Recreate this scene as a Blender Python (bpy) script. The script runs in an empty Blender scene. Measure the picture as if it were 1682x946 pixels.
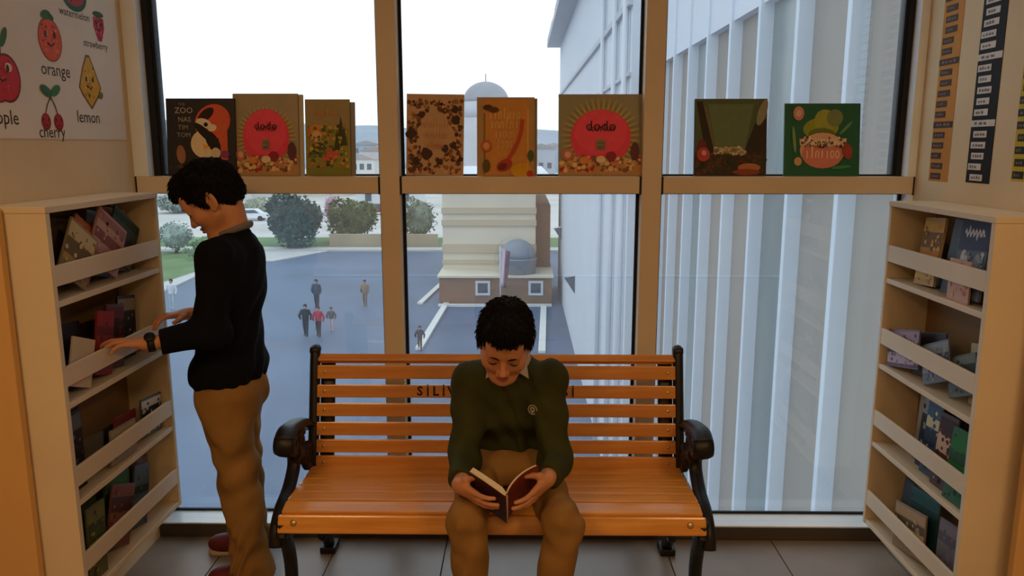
import bpy, bmesh, math, random
import numpy as np
from mathutils import Matrix, Vector, noise

S = bpy.context.scene
COL = S.collection
PI = math.pi
R = math.radians

# ------------------------------------------------------------------ camera
CAM_Z = 1.55
PITCH, YAW, FPX = R(10.4), R(0.76), 1280.0
cam_d = bpy.data.cameras.new('camera')
cam = bpy.data.objects.new('camera', cam_d)
COL.objects.link(cam)
cam_d.sensor_fit = 'HORIZONTAL'
cam_d.sensor_width = 36.0
cam_d.lens = FPX / 1682.0 * 36.0
cam_d.clip_end = 3000
cam_d.clip_start = 0.02
cam.location = (0, 0, CAM_Z)
cam.rotation_euler = (PI / 2 - PITCH, 0, YAW)
S.camera = cam

# ------------------------------------------------------------------ sky and exposure
world = bpy.data.worlds.new('overcast_sky')
S.world = world
world.use_nodes = True
bg = world.node_tree.nodes['Background']
bg.inputs['Color'].default_value = (0.80, 0.91, 1.0, 1)
bg.inputs['Strength'].default_value = 1.78
S.view_settings.view_transform = 'Standard'
S.view_settings.look = 'None'
S.view_settings.gamma = 1.0
S.view_settings.use_curve_mapping = False
S.view_settings.exposure = 0.0
LAMP_W = 22.0           # emission of the ceiling lamp diffusers
LAMP_COL = (1.0, 0.60, 0.27)
WIN_VEIL = 0.045  # translucent share of the panes, imitates a pale haze over the view

# ------------------------------------------------------------------ helpers
def lin(c):
    return c / 12.92 if c <= 0.04045 else ((c + 0.055) / 1.055) ** 2.4

def hexc(h):
    h = h.lstrip('#')
    return tuple(lin(int(h[i:i + 2], 16) / 255.0) for i in (0, 2, 4))

def ray(px, py):
    a = (px - 841) / FPX
    b = -(py - 473) / FPX
    f = Vector((-math.sin(YAW) * math.cos(PITCH), math.cos(YAW) * math.cos(PITCH), -math.sin(PITCH)))
    r = Vector((math.cos(YAW), math.sin(YAW), 0))
    u = r.cross(f)
    return f + r * a + u * b

def at_y(px, py, y):
    d = ray(px, py)
    return Vector((0, 0, CAM_Z)) + d * (y / d.y)

def at_z(px, py, z):
    d = ray(px, py)
    return Vector((0, 0, CAM_Z)) + d * ((z - CAM_Z) / d.z)

_mats = {}
def mat(name, hx, rough=0.6, spec=0.4, var=0.0, scale=8.0, bump=0.0, bscale=60.0, metal=0.0, stretch=None, hx2=None, coat=0.0):
    """procedural surface: base colour varied by noise, fine relief by bump"""
    if name in _mats:
        return _mats[name]
    m = bpy.data.materials.new(name)
    m.use_nodes = True
    nt = m.node_tree
    p = nt.nodes['Principled BSDF']
    c = hexc(hx)
    p.inputs['Base Color'].default_value = (*c, 1)
    p.inputs['Roughness'].default_value = rough
    p.inputs['Specular IOR Level'].default_value = spec
    p.inputs['Metallic'].default_value = metal
    if coat:
        p.inputs['Coat Weight'].default_value = coat
        p.inputs['Coat Roughness'].default_value = 0.15
    vec = None
    if var or bump or hx2:
        tc = nt.nodes.new('ShaderNodeTexCoord')
        mp = nt.nodes.new('ShaderNodeMapping')
        nt.links.new(tc.outputs['Object'], mp.inputs['Vector'])
        if stretch:
            mp.inputs['Scale'].default_value = stretch
        vec = mp.outputs['Vector']
    if var or hx2:
        n = nt.nodes.new('ShaderNodeTexNoise')
        n.inputs['Scale'].default_value = scale
        n.inputs['Detail'].default_value = 5
        nt.links.new(vec, n.inputs['Vector'])
        r = nt.nodes.new('ShaderNodeValToRGB')
        c2 = hexc(hx2) if hx2 else tuple(min(1, x * (1 + var)) for x in c)
        c1 = c if hx2 else tuple(x * (1 - var) for x in c)
        r.color_ramp.elements[0].position = 0.32
        r.color_ramp.elements[1].position = 0.68
        r.color_ramp.elements[0].color = (*c1, 1)
        r.color_ramp.elements[1].color = (*c2, 1)
        nt.links.new(n.outputs['Fac'], r.inputs['Fac'])
        nt.links.new(r.outputs['Color'], p.inputs['Base Color'])
    if bump:
        n2 = nt.nodes.new('ShaderNodeTexNoise')
        n2.inputs['Scale'].default_value = bscale
        n2.inputs['Detail'].default_value = 4
        nt.links.new(vec, n2.inputs['Vector'])
        b = nt.nodes.new('ShaderNodeBump')
        b.inputs['Strength'].default_value = bump
        b.inputs['Distance'].default_value = 0.01
        nt.links.new(n2.outputs['Fac'], b.inputs['Height'])
        nt.links.new(b.outputs['Normal'], p.inputs['Normal'])
    _mats[name] = m
    return m

def ink(hx):
    """flat print / paper of one colour, faintly uneven"""
    return mat('print_' + hx.lstrip('#'), hx, rough=0.55, spec=0.3, var=0.06, scale=40)

def emit(name, col, strength):
    m = bpy.data.materials.new(name)
    m.use_nodes = True
    nt = m.node_tree
    nt.nodes.clear()
    e = nt.nodes.new('ShaderNodeEmission')
    e.inputs['Color'].default_value = (*col, 1)
    e.inputs['Strength'].default_value = strength
    o = nt.nodes.new('ShaderNodeOutputMaterial')
    nt.links.new(e.outputs[0], o.inputs['Surface'])
    return m

def glass_mat():
    m = bpy.data.materials.new('veiled_window_glass')
    m.use_nodes = True
    nt = m.node_tree
    nt.nodes.clear()
    N = nt.nodes.new
    out = N('ShaderNodeOutputMaterial')
    tr = N('ShaderNodeBsdfTransparent')
    tr.inputs['Color'].default_value = (0.955, 0.975, 0.98, 1)
    gl = N('ShaderNodeBsdfGlossy')
    gl.inputs['Roughness'].default_value = 0.0
    du = N('ShaderNodeBsdfTranslucent')  # whitish veil layer standing in for haze, lifts the darks outside
    du.inputs['Color'].default_value = (0.9, 0.92, 0.95, 1)
    lw = N('ShaderNodeLayerWeight')
    lw.inputs['Blend'].default_value = 0.5
    pw = N('ShaderNodeMath'); pw.operation = 'POWER'; pw.inputs[1].default_value = 5.0
    ma = N('ShaderNodeMath'); ma.operation = 'MULTIPLY_ADD'; ma.inputs[1].default_value = 0.90; ma.inputs[2].default_value = 0.085
    nt.links.new(lw.outputs['Facing'], pw.inputs[0])
    nt.links.new(pw.outputs[0], ma.inputs[0])
    mx = N('ShaderNodeMixShader')
    mx.inputs['Fac'].default_value = WIN_VEIL
    nt.links.new(tr.outputs[0], mx.inputs[1])
    nt.links.new(du.outputs[0], mx.inputs[2])
    tc = N('ShaderNodeTexCoord')
    nz = N('ShaderNodeTexNoise'); nz.inputs['Scale'].default_value = 2.5; nz.inputs['Detail'].default_value = 6
    mp = N('ShaderNodeMapping'); mp.inputs['Scale'].default_value = (3.0, 1.0, 0.6)
    nt.links.new(tc.outputs['Object'], mp.inputs['Vector'])
    nt.links.new(mp.outputs['Vector'], nz.inputs['Vector'])
    dm = N('ShaderNodeMath'); dm.operation = 'MULTIPLY'; dm.inputs[1].default_value = WIN_VEIL * 2
    nt.links.new(nz.outputs['Fac'], dm.inputs[0])
    nt.links.new(dm.outputs[0], mx.inputs['Fac'])
    m2 = N('ShaderNodeMixShader')
    nt.links.new(ma.outputs[0], m2.inputs['Fac'])
    nt.links.new(mx.outputs[0], m2.inputs[1])
    nt.links.new(gl.outputs[0], m2.inputs[2])
    nt.links.new(m2.outputs[0], out.inputs['Surface'])
    return m

class MB:
    """collects shapes into one mesh"""
    def __init__(self):
        self.v = []; self.f = []; self.mi = []; self.mats = []; self.smooth = []
    def _m(self, m):
        if m not in self.mats:
            self.mats.append(m)
        return self.mats.index(m)
    def add(self, vs, fs, m, smooth=False, M=None):
        o = len(self.v); k = self._m(m)
        for p in vs:
            p = Vector(p)
            self.v.append(tuple(M @ p) if M is not None else tuple(p))
        for f in fs:
            self.f.append(tuple(i + o for i in f)); self.mi.append(k); self.smooth.append(smooth)
        return self
    def box(self, lo, hi, m, bev=0.0, M=None):
        lo = [min(a, b) for a, b in zip(lo, hi)], [max(a, b) for a, b in zip(lo, hi)]
        lo, hi = lo
        if not bev:
            vs = [(x, y, z) for x in (lo[0], hi[0]) for y in (lo[1], hi[1]) for z in (lo[2], hi[2])]
            fs = [(0, 1, 3, 2), (4, 6, 7, 5), (0, 4, 5, 1), (2, 3, 7, 6), (0, 2, 6, 4), (1, 5, 7, 3)]
            return self.add(vs, fs, m, False, M)
        bm = bmesh.new()
        bmesh.ops.create_cube(bm, size=1.0)
        for v in bm.verts:
            v.co = Vector([lo[i] + (v.co[i] + 0.5) * (hi[i] - lo[i]) for i in range(3)])
        bmesh.ops.bevel(bm, geom=bm.edges[:], offset=min(bev, 0.45 * min(h - l for l, h in zip(lo, hi))), segments=2, affect='EDGES', profile=0.6)
        bm.verts.index_update()
        self.add([v.co.copy() for v in bm.verts], [[v.index for v in f.verts] for f in bm.faces], m, False, M)
        bm.free()
        return self
    def tube(self, pts, rad, m, n=8, flat=None, M=None, close=False):
        """round (or flattened: flat=(axis vector, half width)) bar through points"""
        pts = [Vector(p) for p in pts]
        rads = rad if isinstance(rad, (list, tuple)) else [rad] * len(pts)
        vs = []; fs = []; L = len(pts); prev = None
        for i, p in enumerate(pts):
            if close:
                t = pts[(i + 1) % L] - pts[i - 1]
            else:
                t = pts[min(i + 1, L - 1)] - pts[max(i - 1, 0)]
            t = t.normalized()
            if flat is not None:
                a = Vector(flat[0]).normalized(); b = t.cross(a).normalized(); ra, rb = flat[1], rads[i]
            else:
                if prev is None:
                    h = Vector((0, 0, 1)) if abs(t.z) < 0.9 else Vector((1, 0, 0))
                    a = t.cross(h).normalized()
                else:
                    a = (prev - t * prev.dot(t)).normalized()
                prev = a
                b = t.cross(a).normalized(); ra = rb = rads[i]
            for k in range(n):
                q = 2 * PI * (k + 0.5) / n
                vs.append(p + a * (ra * math.cos(q)) + b * (rb * math.sin(q)))
        for i in range(L if close else L - 1):
            j = (i + 1) % L
            for k in range(n):
                fs.append((i * n + k, i * n + (k + 1) % n, j * n + (k + 1) % n, j * n + k))
        if not close:
            fs.append(tuple(range(n - 1, -1, -1))); fs.append(tuple((L - 1) * n + k for k in range(n)))
        return self.add(vs, fs, m, n > 5, M)
    def lathe(self, prof, m, n=20, M=None):
        vs = []; fs = []
        for r, z in prof:
            for k in range(n):
                a = 2 * PI * k / n
                vs.append((r * math.cos(a), r * math.sin(a), z))
        for i in range(len(prof) - 1):
            for k in range(n):
                fs.append((i * n + k, i * n + (k + 1) % n, (i + 1) * n + (k + 1) % n, (i + 1) * n + k))
        fs.append(tuple(range(n - 1, -1, -1))); fs.append(tuple((len(prof) - 1) * n + k for k in range(n)))
        return self.add(vs, fs, m, True, M)
    def prism(self, poly, lo, hi, m, axis='x', M=None):
        """polygon extruded along an axis; poly in the two other coordinates"""
        n = len(poly); vs = []
        for c in (lo, hi):
            for a, b in poly:
                vs.append((c, a, b) if axis == 'x' else (a, c, b) if axis == 'y' else (a, b, c))
        fs = [tuple(range(n))[::-1], tuple(range(n, 2 * n))]
        for i in range(n):
            j = (i + 1) % n
            fs.append((i, j, n + j, n + i))
        return self.add(vs, fs, m, False, M)
    def build(self, name, parent=None, recalc=True):
        me = bpy.data.meshes.new(name)
        me.from_pydata(self.v, [], self.f)
        for m in self.mats:
            me.materials.append(m)
        me.polygons.foreach_set('material_index', self.mi)
        me.polygons.foreach_set('use_smooth', self.smooth)
        if recalc:
            bm = bmesh.new(); bm.from_mesh(me)
            bmesh.ops.recalc_face_normals(bm, faces=bm.faces[:])
            bm.to_mesh(me); bm.free()
        me.update()
        o = bpy.data.objects.new(name, me)
        COL.objects.link(o)
        if parent is not None:
            o.parent = parent
        return o

def thing(name, label, cat, loc=(0, 0, 0), group=None, M=None):
    o = bpy.data.objects.new(name, None)
    COL.objects.link(o)
    o.empty_display_size = 0.1
    if M is not None:
        o.matrix_world = M
    else:
        o.location = loc
    return tag(o, label, cat, group)

def tag(o, label, cat, group=None, kind=None):
    o['label'] = label; o['category'] = cat
    if group: o['group'] = group
    if kind: o['kind'] = kind
    return o

def wloc(o):
    v = Vector((0, 0, 0))
    while o is not None:
        v += o.location; o = o.parent
    return v

def struct(name, mb, label, cat):
    return tag(mb.build(name), label, cat, kind='structure')

def piece(name, mesh, parent, loc=(0, 0, 0)):
    o = bpy.data.objects.new(name, mesh)
    COL.objects.link(o); o.parent = parent; o.location = loc
    return o

_txt = {}
def text_geo(s, size, bold=0.0):
    if (s, size, bold) in _txt:
        return _txt[(s, size, bold)]
    cu = bpy.data.curves.new('t', 'FONT')
    cu.body = s; cu.size = size; cu.offset = bold; cu.align_x = 'CENTER'; cu.align_y = 'CENTER'; cu.resolution_u = 2
    o = bpy.data.objects.new('t', cu); COL.objects.link(o)
    dg = bpy.context.evaluated_depsgraph_get()
    me = bpy.data.meshes.new_from_object(o.evaluated_get(dg))
    vs = [v.co.copy() for v in me.vertices]; fs = [tuple(p.vertices) for p in me.polygons]
    bpy.data.objects.remove(o); bpy.data.curves.remove(cu); bpy.data.meshes.remove(me)
    _txt[(s, size, bold)] = (vs, fs)
    return vs, fs

class Art:
    """flat print: coloured shapes laid one over the other on the plane x-z, facing -y"""
    def __init__(self, step=0.00025):
        self.mb = MB(); self.y = 0.0; self.step = step
    def _put(self, pts, fs, hx):
        self.y -= self.step
        self.mb.add([(p[0], self.y, p[1]) for p in pts], fs, ink(hx))
        return self
    def poly(self, pts, hx):
        return self._put(pts, [tuple(range(len(pts)))], hx)
    def rect(self, x0, z0, x1, z1, hx):
        return self.poly([(x0, z0), (x1, z0), (x1, z1), (x0, z1)], hx)
    def ell(self, cx, cz, rx, rz, hx, rot=0.0, n=20, wob=0.0, seed=1):
        rr = random.Random(seed); pts = []
        for k in range(n):
            a = 2 * PI * k / n; q = 1 + rr.uniform(-wob, wob)
            x, z = rx * q * math.cos(a), rz * q * math.sin(a)
            pts.append((cx + x * math.cos(rot) - z * math.sin(rot), cz + x * math.sin(rot) + z * math.cos(rot)))
        return self.poly(pts, hx)
    def line(self, pts, w, hx):
        vs = []; fs = []
        for i, p in enumerate(pts):
            a = Vector(pts[max(i - 1, 0)]); b = Vector(pts[min(i + 1, len(pts) - 1)])
            t = (b - a).normalized(); nrm = Vector((-t.y, t.x)) * (w / 2)
            vs += [(p[0] + nrm.x, p[1] + nrm.y), (p[0] - nrm.x, p[1] - nrm.y)]
            if i:
                k = 2 * i
                fs.append((k - 2, k - 1, k + 1, k))
        return self._put(vs, fs, hx)
    def rays(self, cx, cz, r0, r1, n, w, hx, a0=0, a1=2 * PI):
        vs = []; fs = []
        for k in range(n):
            a = a0 + (a1 - a0) * (k + 0.5) / n
            d = Vector((math.cos(a), math.sin(a))); t = Vector((-d.y, d.x)) * (w / 2)
            o = len(vs)
            for r, s in ((r0, 1), (r0, -1), (r1, -0.4), (r1, 0.4)):
                vs.append((cx + d.x * r + t.x * s, cz + d.y * r + t.y * s))
            fs.append((o, o + 1, o + 2, o + 3))
        return self._put(vs, fs, hx)
    def dots(self, x0, z0, x1, z1, n, r, hxs, seed=1, keep=None):
        rr = random.Random(seed)
        for h in hxs:
            vs = []; fs = []
            for _ in range(n):
                x, z = rr.uniform(x0, x1), rr.uniform(z0, z1)
                if keep and not keep(x, z):
                    continue
                q = r * rr.uniform(0.5, 1.3); o = len(vs)
                for k in range(6):
                    a = PI / 3 * k + rr.random()
                    vs.append((x + q * math.cos(PI / 3 * k), z + q * rr.uniform(0.7, 1.2) * math.sin(PI / 3 * k)))
                fs.append(tuple(range(o, o + 6)))
            if vs:
                self._put(vs, fs, h)
        return self
    def text(self, s, cx, cz, size, hx, rot=0.0, sx=1.0, bold=0.0):
        vs, fs = text_geo(s, size, bold)
        c, q = math.cos(rot), math.sin(rot)
        return self._put([(cx + sx * v.x * c - v.y * q, cz + sx * v.x * q + v.y * c) for v in vs], fs, hx)
    def scrib(self, cx, cz, w, h, hx, n=6, seed=1):
        """a word too small to read: a run of letter-like strokes"""
        rr = random.Random(seed); st = w / n
        for i in range(n):
            x = cx - w / 2 + (i + .5) * st; k = rr.choice('oilnu'); up = h * (1.0 if k == 'l' else .62)
            if k in 'il':
                self.line([(x, cz - h / 2), (x, cz - h / 2 + up)], st * .26, hx)
            elif k == 'o':
                self.line([(x + st * .32 * math.cos(a), cz - h * .19 + h * .31 * math.sin(a)) for a in [q * PI / 5 for q in range(11)]], st * .22, hx)
            else:
                sg = 1 if k == 'n' else -1
                self.line([(x - st * .32, cz - h * .19 - sg * h * .31), (x - st * .25, cz - h * .19 + sg * h * .2), (x, cz - h * .19 + sg * h * .31), (x + st * .25, cz - h * .19 + sg * h * .2), (x + st * .32, cz - h * .19 - sg * h * .31)], st * .22, hx)
        return self
    def build(self, name, parent, M=None):
        o = self.mb.build(name, parent, recalc=False)
        if M is not None:
            o.matrix_local = M
        return o

# ---------------------------------------------------------------- smooth solid modelling (bodies, clothes, shoes)
class Sdf:
    """union of rounded, tapered limbs and ellipsoids on a grid, blended smoothly, meshed as one closed surface"""
    def __init__(self, lo, hi, h):
        self.lo = np.array(lo, dtype=np.float32); self.h = h
        self.n = np.ceil((np.array(hi) - np.array(lo)) / h).astype(int) + 1
        self.D = np.full(self.n, 0.5, dtype=np.float32)
    def _slice(self, lo, hi):
        a = np.maximum(0, np.floor((np.array(lo) - self.lo) / self.h).astype(int))
        b = np.minimum(self.n, np.ceil((np.array(hi) - self.lo) / self.h).astype(int) + 1)
        if (b <= a).any():
            return None
        ax = [self.lo[i] + self.h * np.arange(a[i], b[i], dtype=np.float32) for i in range(3)]
        X, Y, Z = ax[0][:, None, None], ax[1][None, :, None], ax[2][None, None, :]
        return tuple(slice(a[i], b[i]) for i in range(3)), X, Y, Z
    def _blend(self, sl, d, k, op):
        c = self.D[sl]
        if op == 'sub':
            d = -d
            h = np.clip(0.5 - 0.5 * (c - d) / k, 0, 1)
            self.D[sl] = c + (d - c) * h + k * h * (1 - h)
        else:
            h = np.clip(0.5 + 0.5 * (c - d) / k, 0, 1)
            self.D[sl] = c + (d - c) * h - k * h * (1 - h)
    def cone(self, p0, r0, p1, r1, k=0.02, op='add'):
        p0, p1 = np.array(p0, dtype=np.float32), np.array(p1, dtype=np.float32)
        m = max(r0, r1) + k + 2 * self.h
        q = self._slice(np.minimum(p0, p1) - m, np.maximum(p0, p1) + m)
        if q is None:
            return self
        sl, X, Y, Z = q
        ba = p1 - p0; L = float(ba @ ba) + 1e-9
        t = np.clip(((X - p0[0]) * ba[0] + (Y - p0[1]) * ba[1] + (Z - p0[2]) * ba[2]) / L, 0, 1)
        d = np.sqrt((X - p0[0] - t * ba[0]) ** 2 + (Y - p0[1] - t * ba[1]) ** 2 + (Z - p0[2] - t * ba[2]) ** 2) - (r0 + (r1 - r0) * t)
        self._blend(sl, d, k, op)
        return self
    def ell(self, c, r, k=0.02, op='add', Rm=None):
        """ellipsoid, radii r along the columns of Rm"""
        c = np.array(c, dtype=np.float32); m = max(r) + k + 2 * self.h
        q = self._slice(c - m, c + m)
        if q is None:
            return self
        sl, X, Y, Z = q
        x, y, z = X - c[0], Y - c[1], Z - c[2]
        if Rm is None:
            u, v, w = x / r[0], y / r[1], z / r[2]
        else:
            A = np.array(Rm)[:3, :3]
            u = (A[0, 0] * x + A[1, 0] * y + A[2, 0] * z) / r[0]
            v = (A[0, 1] * x + A[1, 1] * y + A[2, 1] * z) / r[1]
            w = (A[0, 2] * x + A[1, 2] * y + A[2, 2] * z) / r[2]
        k0 = np.sqrt(u * u + v * v + w * w)
        k1 = np.sqrt((u / r[0]) ** 2 + (v / r[1]) ** 2 + (w / r[2]) ** 2) + 1e-6
        self._blend(sl, k0 * (k0 - 1.0) / k1, k, op)
        return self
    def cut(self, p, nrm, lo=None, hi=None):
        """remove what lies on the nrm side of the plane, inside a box"""
        if lo is None:
            lo, hi = self.lo, self.lo + self.h * self.n
        q = self._slice(lo, hi)
        if q is None:
            return self
        sl, X, Y, Z = q
        nrm = np.array(Vector(nrm).normalized()); p = np.array(p)
        d = (X - p[0]) * nrm[0] + (Y - p[1]) * nrm[1] + (Z - p[2]) * nrm[2]
        self.D[sl] = np.maximum(self.D[sl], d)
        return self
    def warp(self, fn):
        ax = [self.lo[i] + self.h * np.arange(self.n[i], dtype=np.float32) for i in range(3)]
        self.D += fn(ax[0][:, None, None], ax[1][None, :, None], ax[2][None, None, :]).astype(np.float32)
        return self
    def mesh(self, name, mats, parent=None, pick=None, M=None):
        D = self.D
        for s in (0, -1):
            D[s] = np.maximum(D[s], 1e-3); D[:, s] = np.maximum(D[:, s], 1e-3); D[:, :, s] = np.maximum(D[:, :, s], 1e-3)
        I = D < 0
        cnt = np.zeros(np.array(D.shape) - 1, dtype=np.int8)
        offs = [(i, j, k) for i in (0, 1) for j in (0, 1) for k in (0, 1)]
        nx, ny, nz = cnt.shape
        for o in offs:
            cnt += I[o[0]:o[0] + nx, o[1]:o[1] + ny, o[2]:o[2] + nz]
        act = np.argwhere((cnt > 0) & (cnt < 8))
        idx = np.full(cnt.shape, -1, dtype=np.int32)
        idx[act[:, 0], act[:, 1], act[:, 2]] = np.arange(len(act))
        val = np.stack([D[act[:, 0] + o[0], act[:, 1] + o[1], act[:, 2] + o[2]] for o in offs], 1)
        pos = np.zeros((len(act), 3)); num = np.zeros(len(act))
        for a in range(8):
            for b in range(a + 1, 8):
                if sum(abs(offs[a][i] - offs[b][i]) for i in range(3)) != 1:
                    continue
                va, vb = val[:, a], val[:, b]
                c = (va < 0) != (vb < 0)
                t = np.where(c, va / np.where(c, va - vb, 1), 0)
                p = np.array(offs[a]) + t[:, None] * (np.array(offs[b]) - np.array(offs[a]))
                pos += np.where(c[:, None], p, 0); num += c
        V = (act + pos / num[:, None]) * self.h + self.lo
        F = []
        for ax in range(3):
            sl0 = [slice(1, -1)] * 3; sl1 = [slice(1, -1)] * 3
            sl0[ax] = slice(0, -1); sl1[ax] = slice(1, None)
            e = I[tuple(sl0)] != I[tuple(sl1)]
            w = np.argwhere(e)
            if not len(w):
                continue
            base = w + 1; base[:, ax] -= 1
            u, v = (ax + 1) % 3, (ax + 2) % 3
            def g(du, dv):
                q = base.copy(); q[:, u] += du; q[:, v] += dv
                return idx[q[:, 0], q[:, 1], q[:, 2]]
            quad = np.stack([g(-1, -1), g(0, -1), g(0, 0), g(-1, 0)], 1)
            ins = I[base[:, 0], base[:, 1], base[:, 2]]
            quad[~ins] = quad[~ins][:, ::-1]
            F.append(quad)
        F = np.concatenate(F)
        if M is not None:
            A = np.array(M); V = V @ A[:3, :3].T + A[:3, 3]
        me = bpy.data.meshes.new(name)
        me.vertices.add(len(V)); me.vertices.foreach_set('co', V.astype(np.float32).ravel())
        me.loops.add(F.size); me.loops.foreach_set('vertex_index', F.astype(np.int32).ravel())
        me.polygons.add(len(F)); me.polygons.foreach_set('loop_start', np.arange(0, F.size, 4, dtype=np.int32))
        if not isinstance(mats, (list, tuple)):
            mats = [mats]
        for m in mats:
            me.materials.append(m)
        if pick is not None:
            me.polygons.foreach_set('material_index', pick(V[F].mean(1)).astype(np.int32))
        me.polygons.foreach_set('use_smooth', np.ones(len(F), dtype=bool))
        me.update(calc_edges=True); me.validate()
        o = bpy.data.objects.new(name, me)
        COL.objects.link(o)
        if parent is not None:
            o.parent = parent
            o.location = -wloc(parent)
        return o
# ================================================================= materials of the room
WALL = mat('wall_paint_cream', '#e0cba6', 0.8, 0.2, var=0.05, scale=3, bump=0.05, bscale=120)
CEIL = mat('ceiling_paint', '#ddd8cc', 0.9, 0.1, var=0.03)
TILE = mat('floor_tile_grey', '#8a7f76', 0.38, 0.5, var=0.08, scale=5, bump=0.02, bscale=40)
GROUT = mat('floor_grout', '#4a443f', 0.9, 0.1)
ALU_IN = mat('mullion_beige', '#d2c2aa', 0.5, 0.4, var=0.04, scale=4)
ALU_PALE = mat('aluminium_pale', '#e6eef5', 0.25, 0.5, var=0.03)
RUBBER = mat('gasket_black', '#14171c', 0.6, 0.3)
DADO = mat('dado_panel_ochre', '#d8ad70', 0.55, 0.3, var=0.06, scale=3, stretch=(1, 1, 0.2))
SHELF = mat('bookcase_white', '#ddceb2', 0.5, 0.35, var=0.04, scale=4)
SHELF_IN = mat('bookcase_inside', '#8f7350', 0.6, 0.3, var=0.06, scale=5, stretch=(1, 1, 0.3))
PLINTH = mat('skirting_dark', '#4e463f', 0.6, 0.3, var=0.05)
GLASS = glass_mat()

WY = 2.93              # inner face of the curtain wall
AX = 1.455             # side walls of the alcove
RY = 2.075             # where the alcove opens into the room

# floor of separate tiles
m = MB().box((-3.3, -3.3, -0.12), (3.3, 3.02, -0.004), GROUT)
floor = struct('floor', m, 'grey tiled floor under the bench and bookcases', 'floor')
T = 0.43
tile_bm = MB().box((0.0022, 0.0022, -0.012), (T - 0.0022, T - 0.0022, 0.0), TILE, bev=0.0012)
tile0 = tile_bm.build('floor_tile', floor)
first = True
for i in range(-8, 8):
    for j in range(0, 15):
        x, y = -0.297 + i * T, 2.95 - (j + 1) * T
        if x < -3.3 or x + T > 3.32 or y < -3.3:
            continue
        if abs(x + T / 2) > 1.7 and y > RY - 0.05:
            continue
        if first:
            tile0.location = (x, y, 0); first = False
        else:
            piece('floor_tile', tile0.data, floor, (x, y, 0))

for s, nm in ((-1, 'left'), (1, 'right')):
    m = MB().box((s * AX, RY, 0), (s * (AX + 0.16), 3.06, 2.8), WALL)
    m.box((s * (AX + 0.161), RY, 0), (s * 3.299, RY + 0.15, 2.8), WALL)
    m.box((s * 3.3, -3.3, 0), (s * 3.4, RY + 0.15, 2.8), WALL)
    struct('wall_' + nm, m, f'cream painted side wall above the {nm} bookcase', 'wall')
    m = MB()
    for k in range(3):
        x0, x1 = 1.395 + k * 0.62, 1.395 + (k + 1) * 0.62 - 0.004
        m.box((s * x0, RY - 0.026, 0.0), (s * x1, RY - 0.001, 1.383), DADO, bev=0.003)
    struct('trim_%d' % (1 if s < 0 else 2), m, f'ochre wood panelling on the wall beside the {nm} bookcase', 'panelling')
struct('wall_back', MB().box((-3.4, -3.4, 0), (3.4, -3.3, 2.8), WALL), 'cream wall at the back of the room', 'wall')
struct('ceiling', MB().box((-3.4, -3.4, 2.8), (3.4, 3.06, 2.9), CEIL), 'white ceiling with lamps', 'ceiling')
struct('wall_front', MB().box((-AX, WY, 2.66), (AX, 3.06, 2.8), WALL), 'cream lintel above the big window', 'wall')

# ceiling lamps (behind the photographer)
DIFF = emit('lamp_diffuser', LAMP_COL, LAMP_W)
for k, (x, y) in enumerate(((-1.3, 0.1), (1.3, 0.1), (0.0, -1.8))):
    t = thing('ceiling_light', ['square ceiling lamp over the left half of the room', 'square ceiling lamp over the right half of the room', 'square ceiling lamp near the back wall'][k], 'lamp', (x, y, 2.8), 'ceiling lamps')
    MB().box((-0.32, -0.32, -0.03), (0.32, 0.32, 0.0), ALU_PALE, bev=0.006).build('frame', t)
    MB().box((-0.29, -0.29, -0.036), (0.29, 0.29, -0.0305), DIFF).build('diffuser', t)

# ------------------------------------------------------------------ curtain wall
ZB0, ZT0, ZT1, ZTOP = 0.066, 1.371, 1.434, 2.66
for k, (x0, x1) in enumerate(((-0.532, -0.459), (0.444, 0.517))):
    m = MB().box((x0, WY - 0.005, 0.0), (x1, 3.05, ZTOP), ALU_IN, bev=0.003)
    struct('trim_%d' % (3 + k), m, ['left beige upright mullion of the big window', 'right beige upright mullion of the big window'][k], 'mullion')
for s in (-1, 1):
    e0, e1 = ((1.375, 1.400) if s < 0 else (1.402, 1.422))
    m = MB().box((s * (e1 + .0005), WY, ZT1), (s * AX, 3.05, ZTOP), ALU_PALE, bev=0.002)
    m.box((s * 1.436, WY + 0.005, 0.0), (s * AX, 3.05, ZT1 - .0005), ALU_PALE, bev=0.002)
    m.box((s * e0, 2.975, ZT1), (s * e1, 3.05, ZTOP), RUBBER)
    struct('trim_%d' % (5 if s < 0 else 6), m, 'pale aluminium window jamb with black seal at the %s end' % ('left' if s < 0 else 'right'), 'window jamb')
bays = [(-1.375, -0.532), (-0.459, 0.444), (0.517, 1.402)]
names = ['left', 'middle', 'right']
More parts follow.
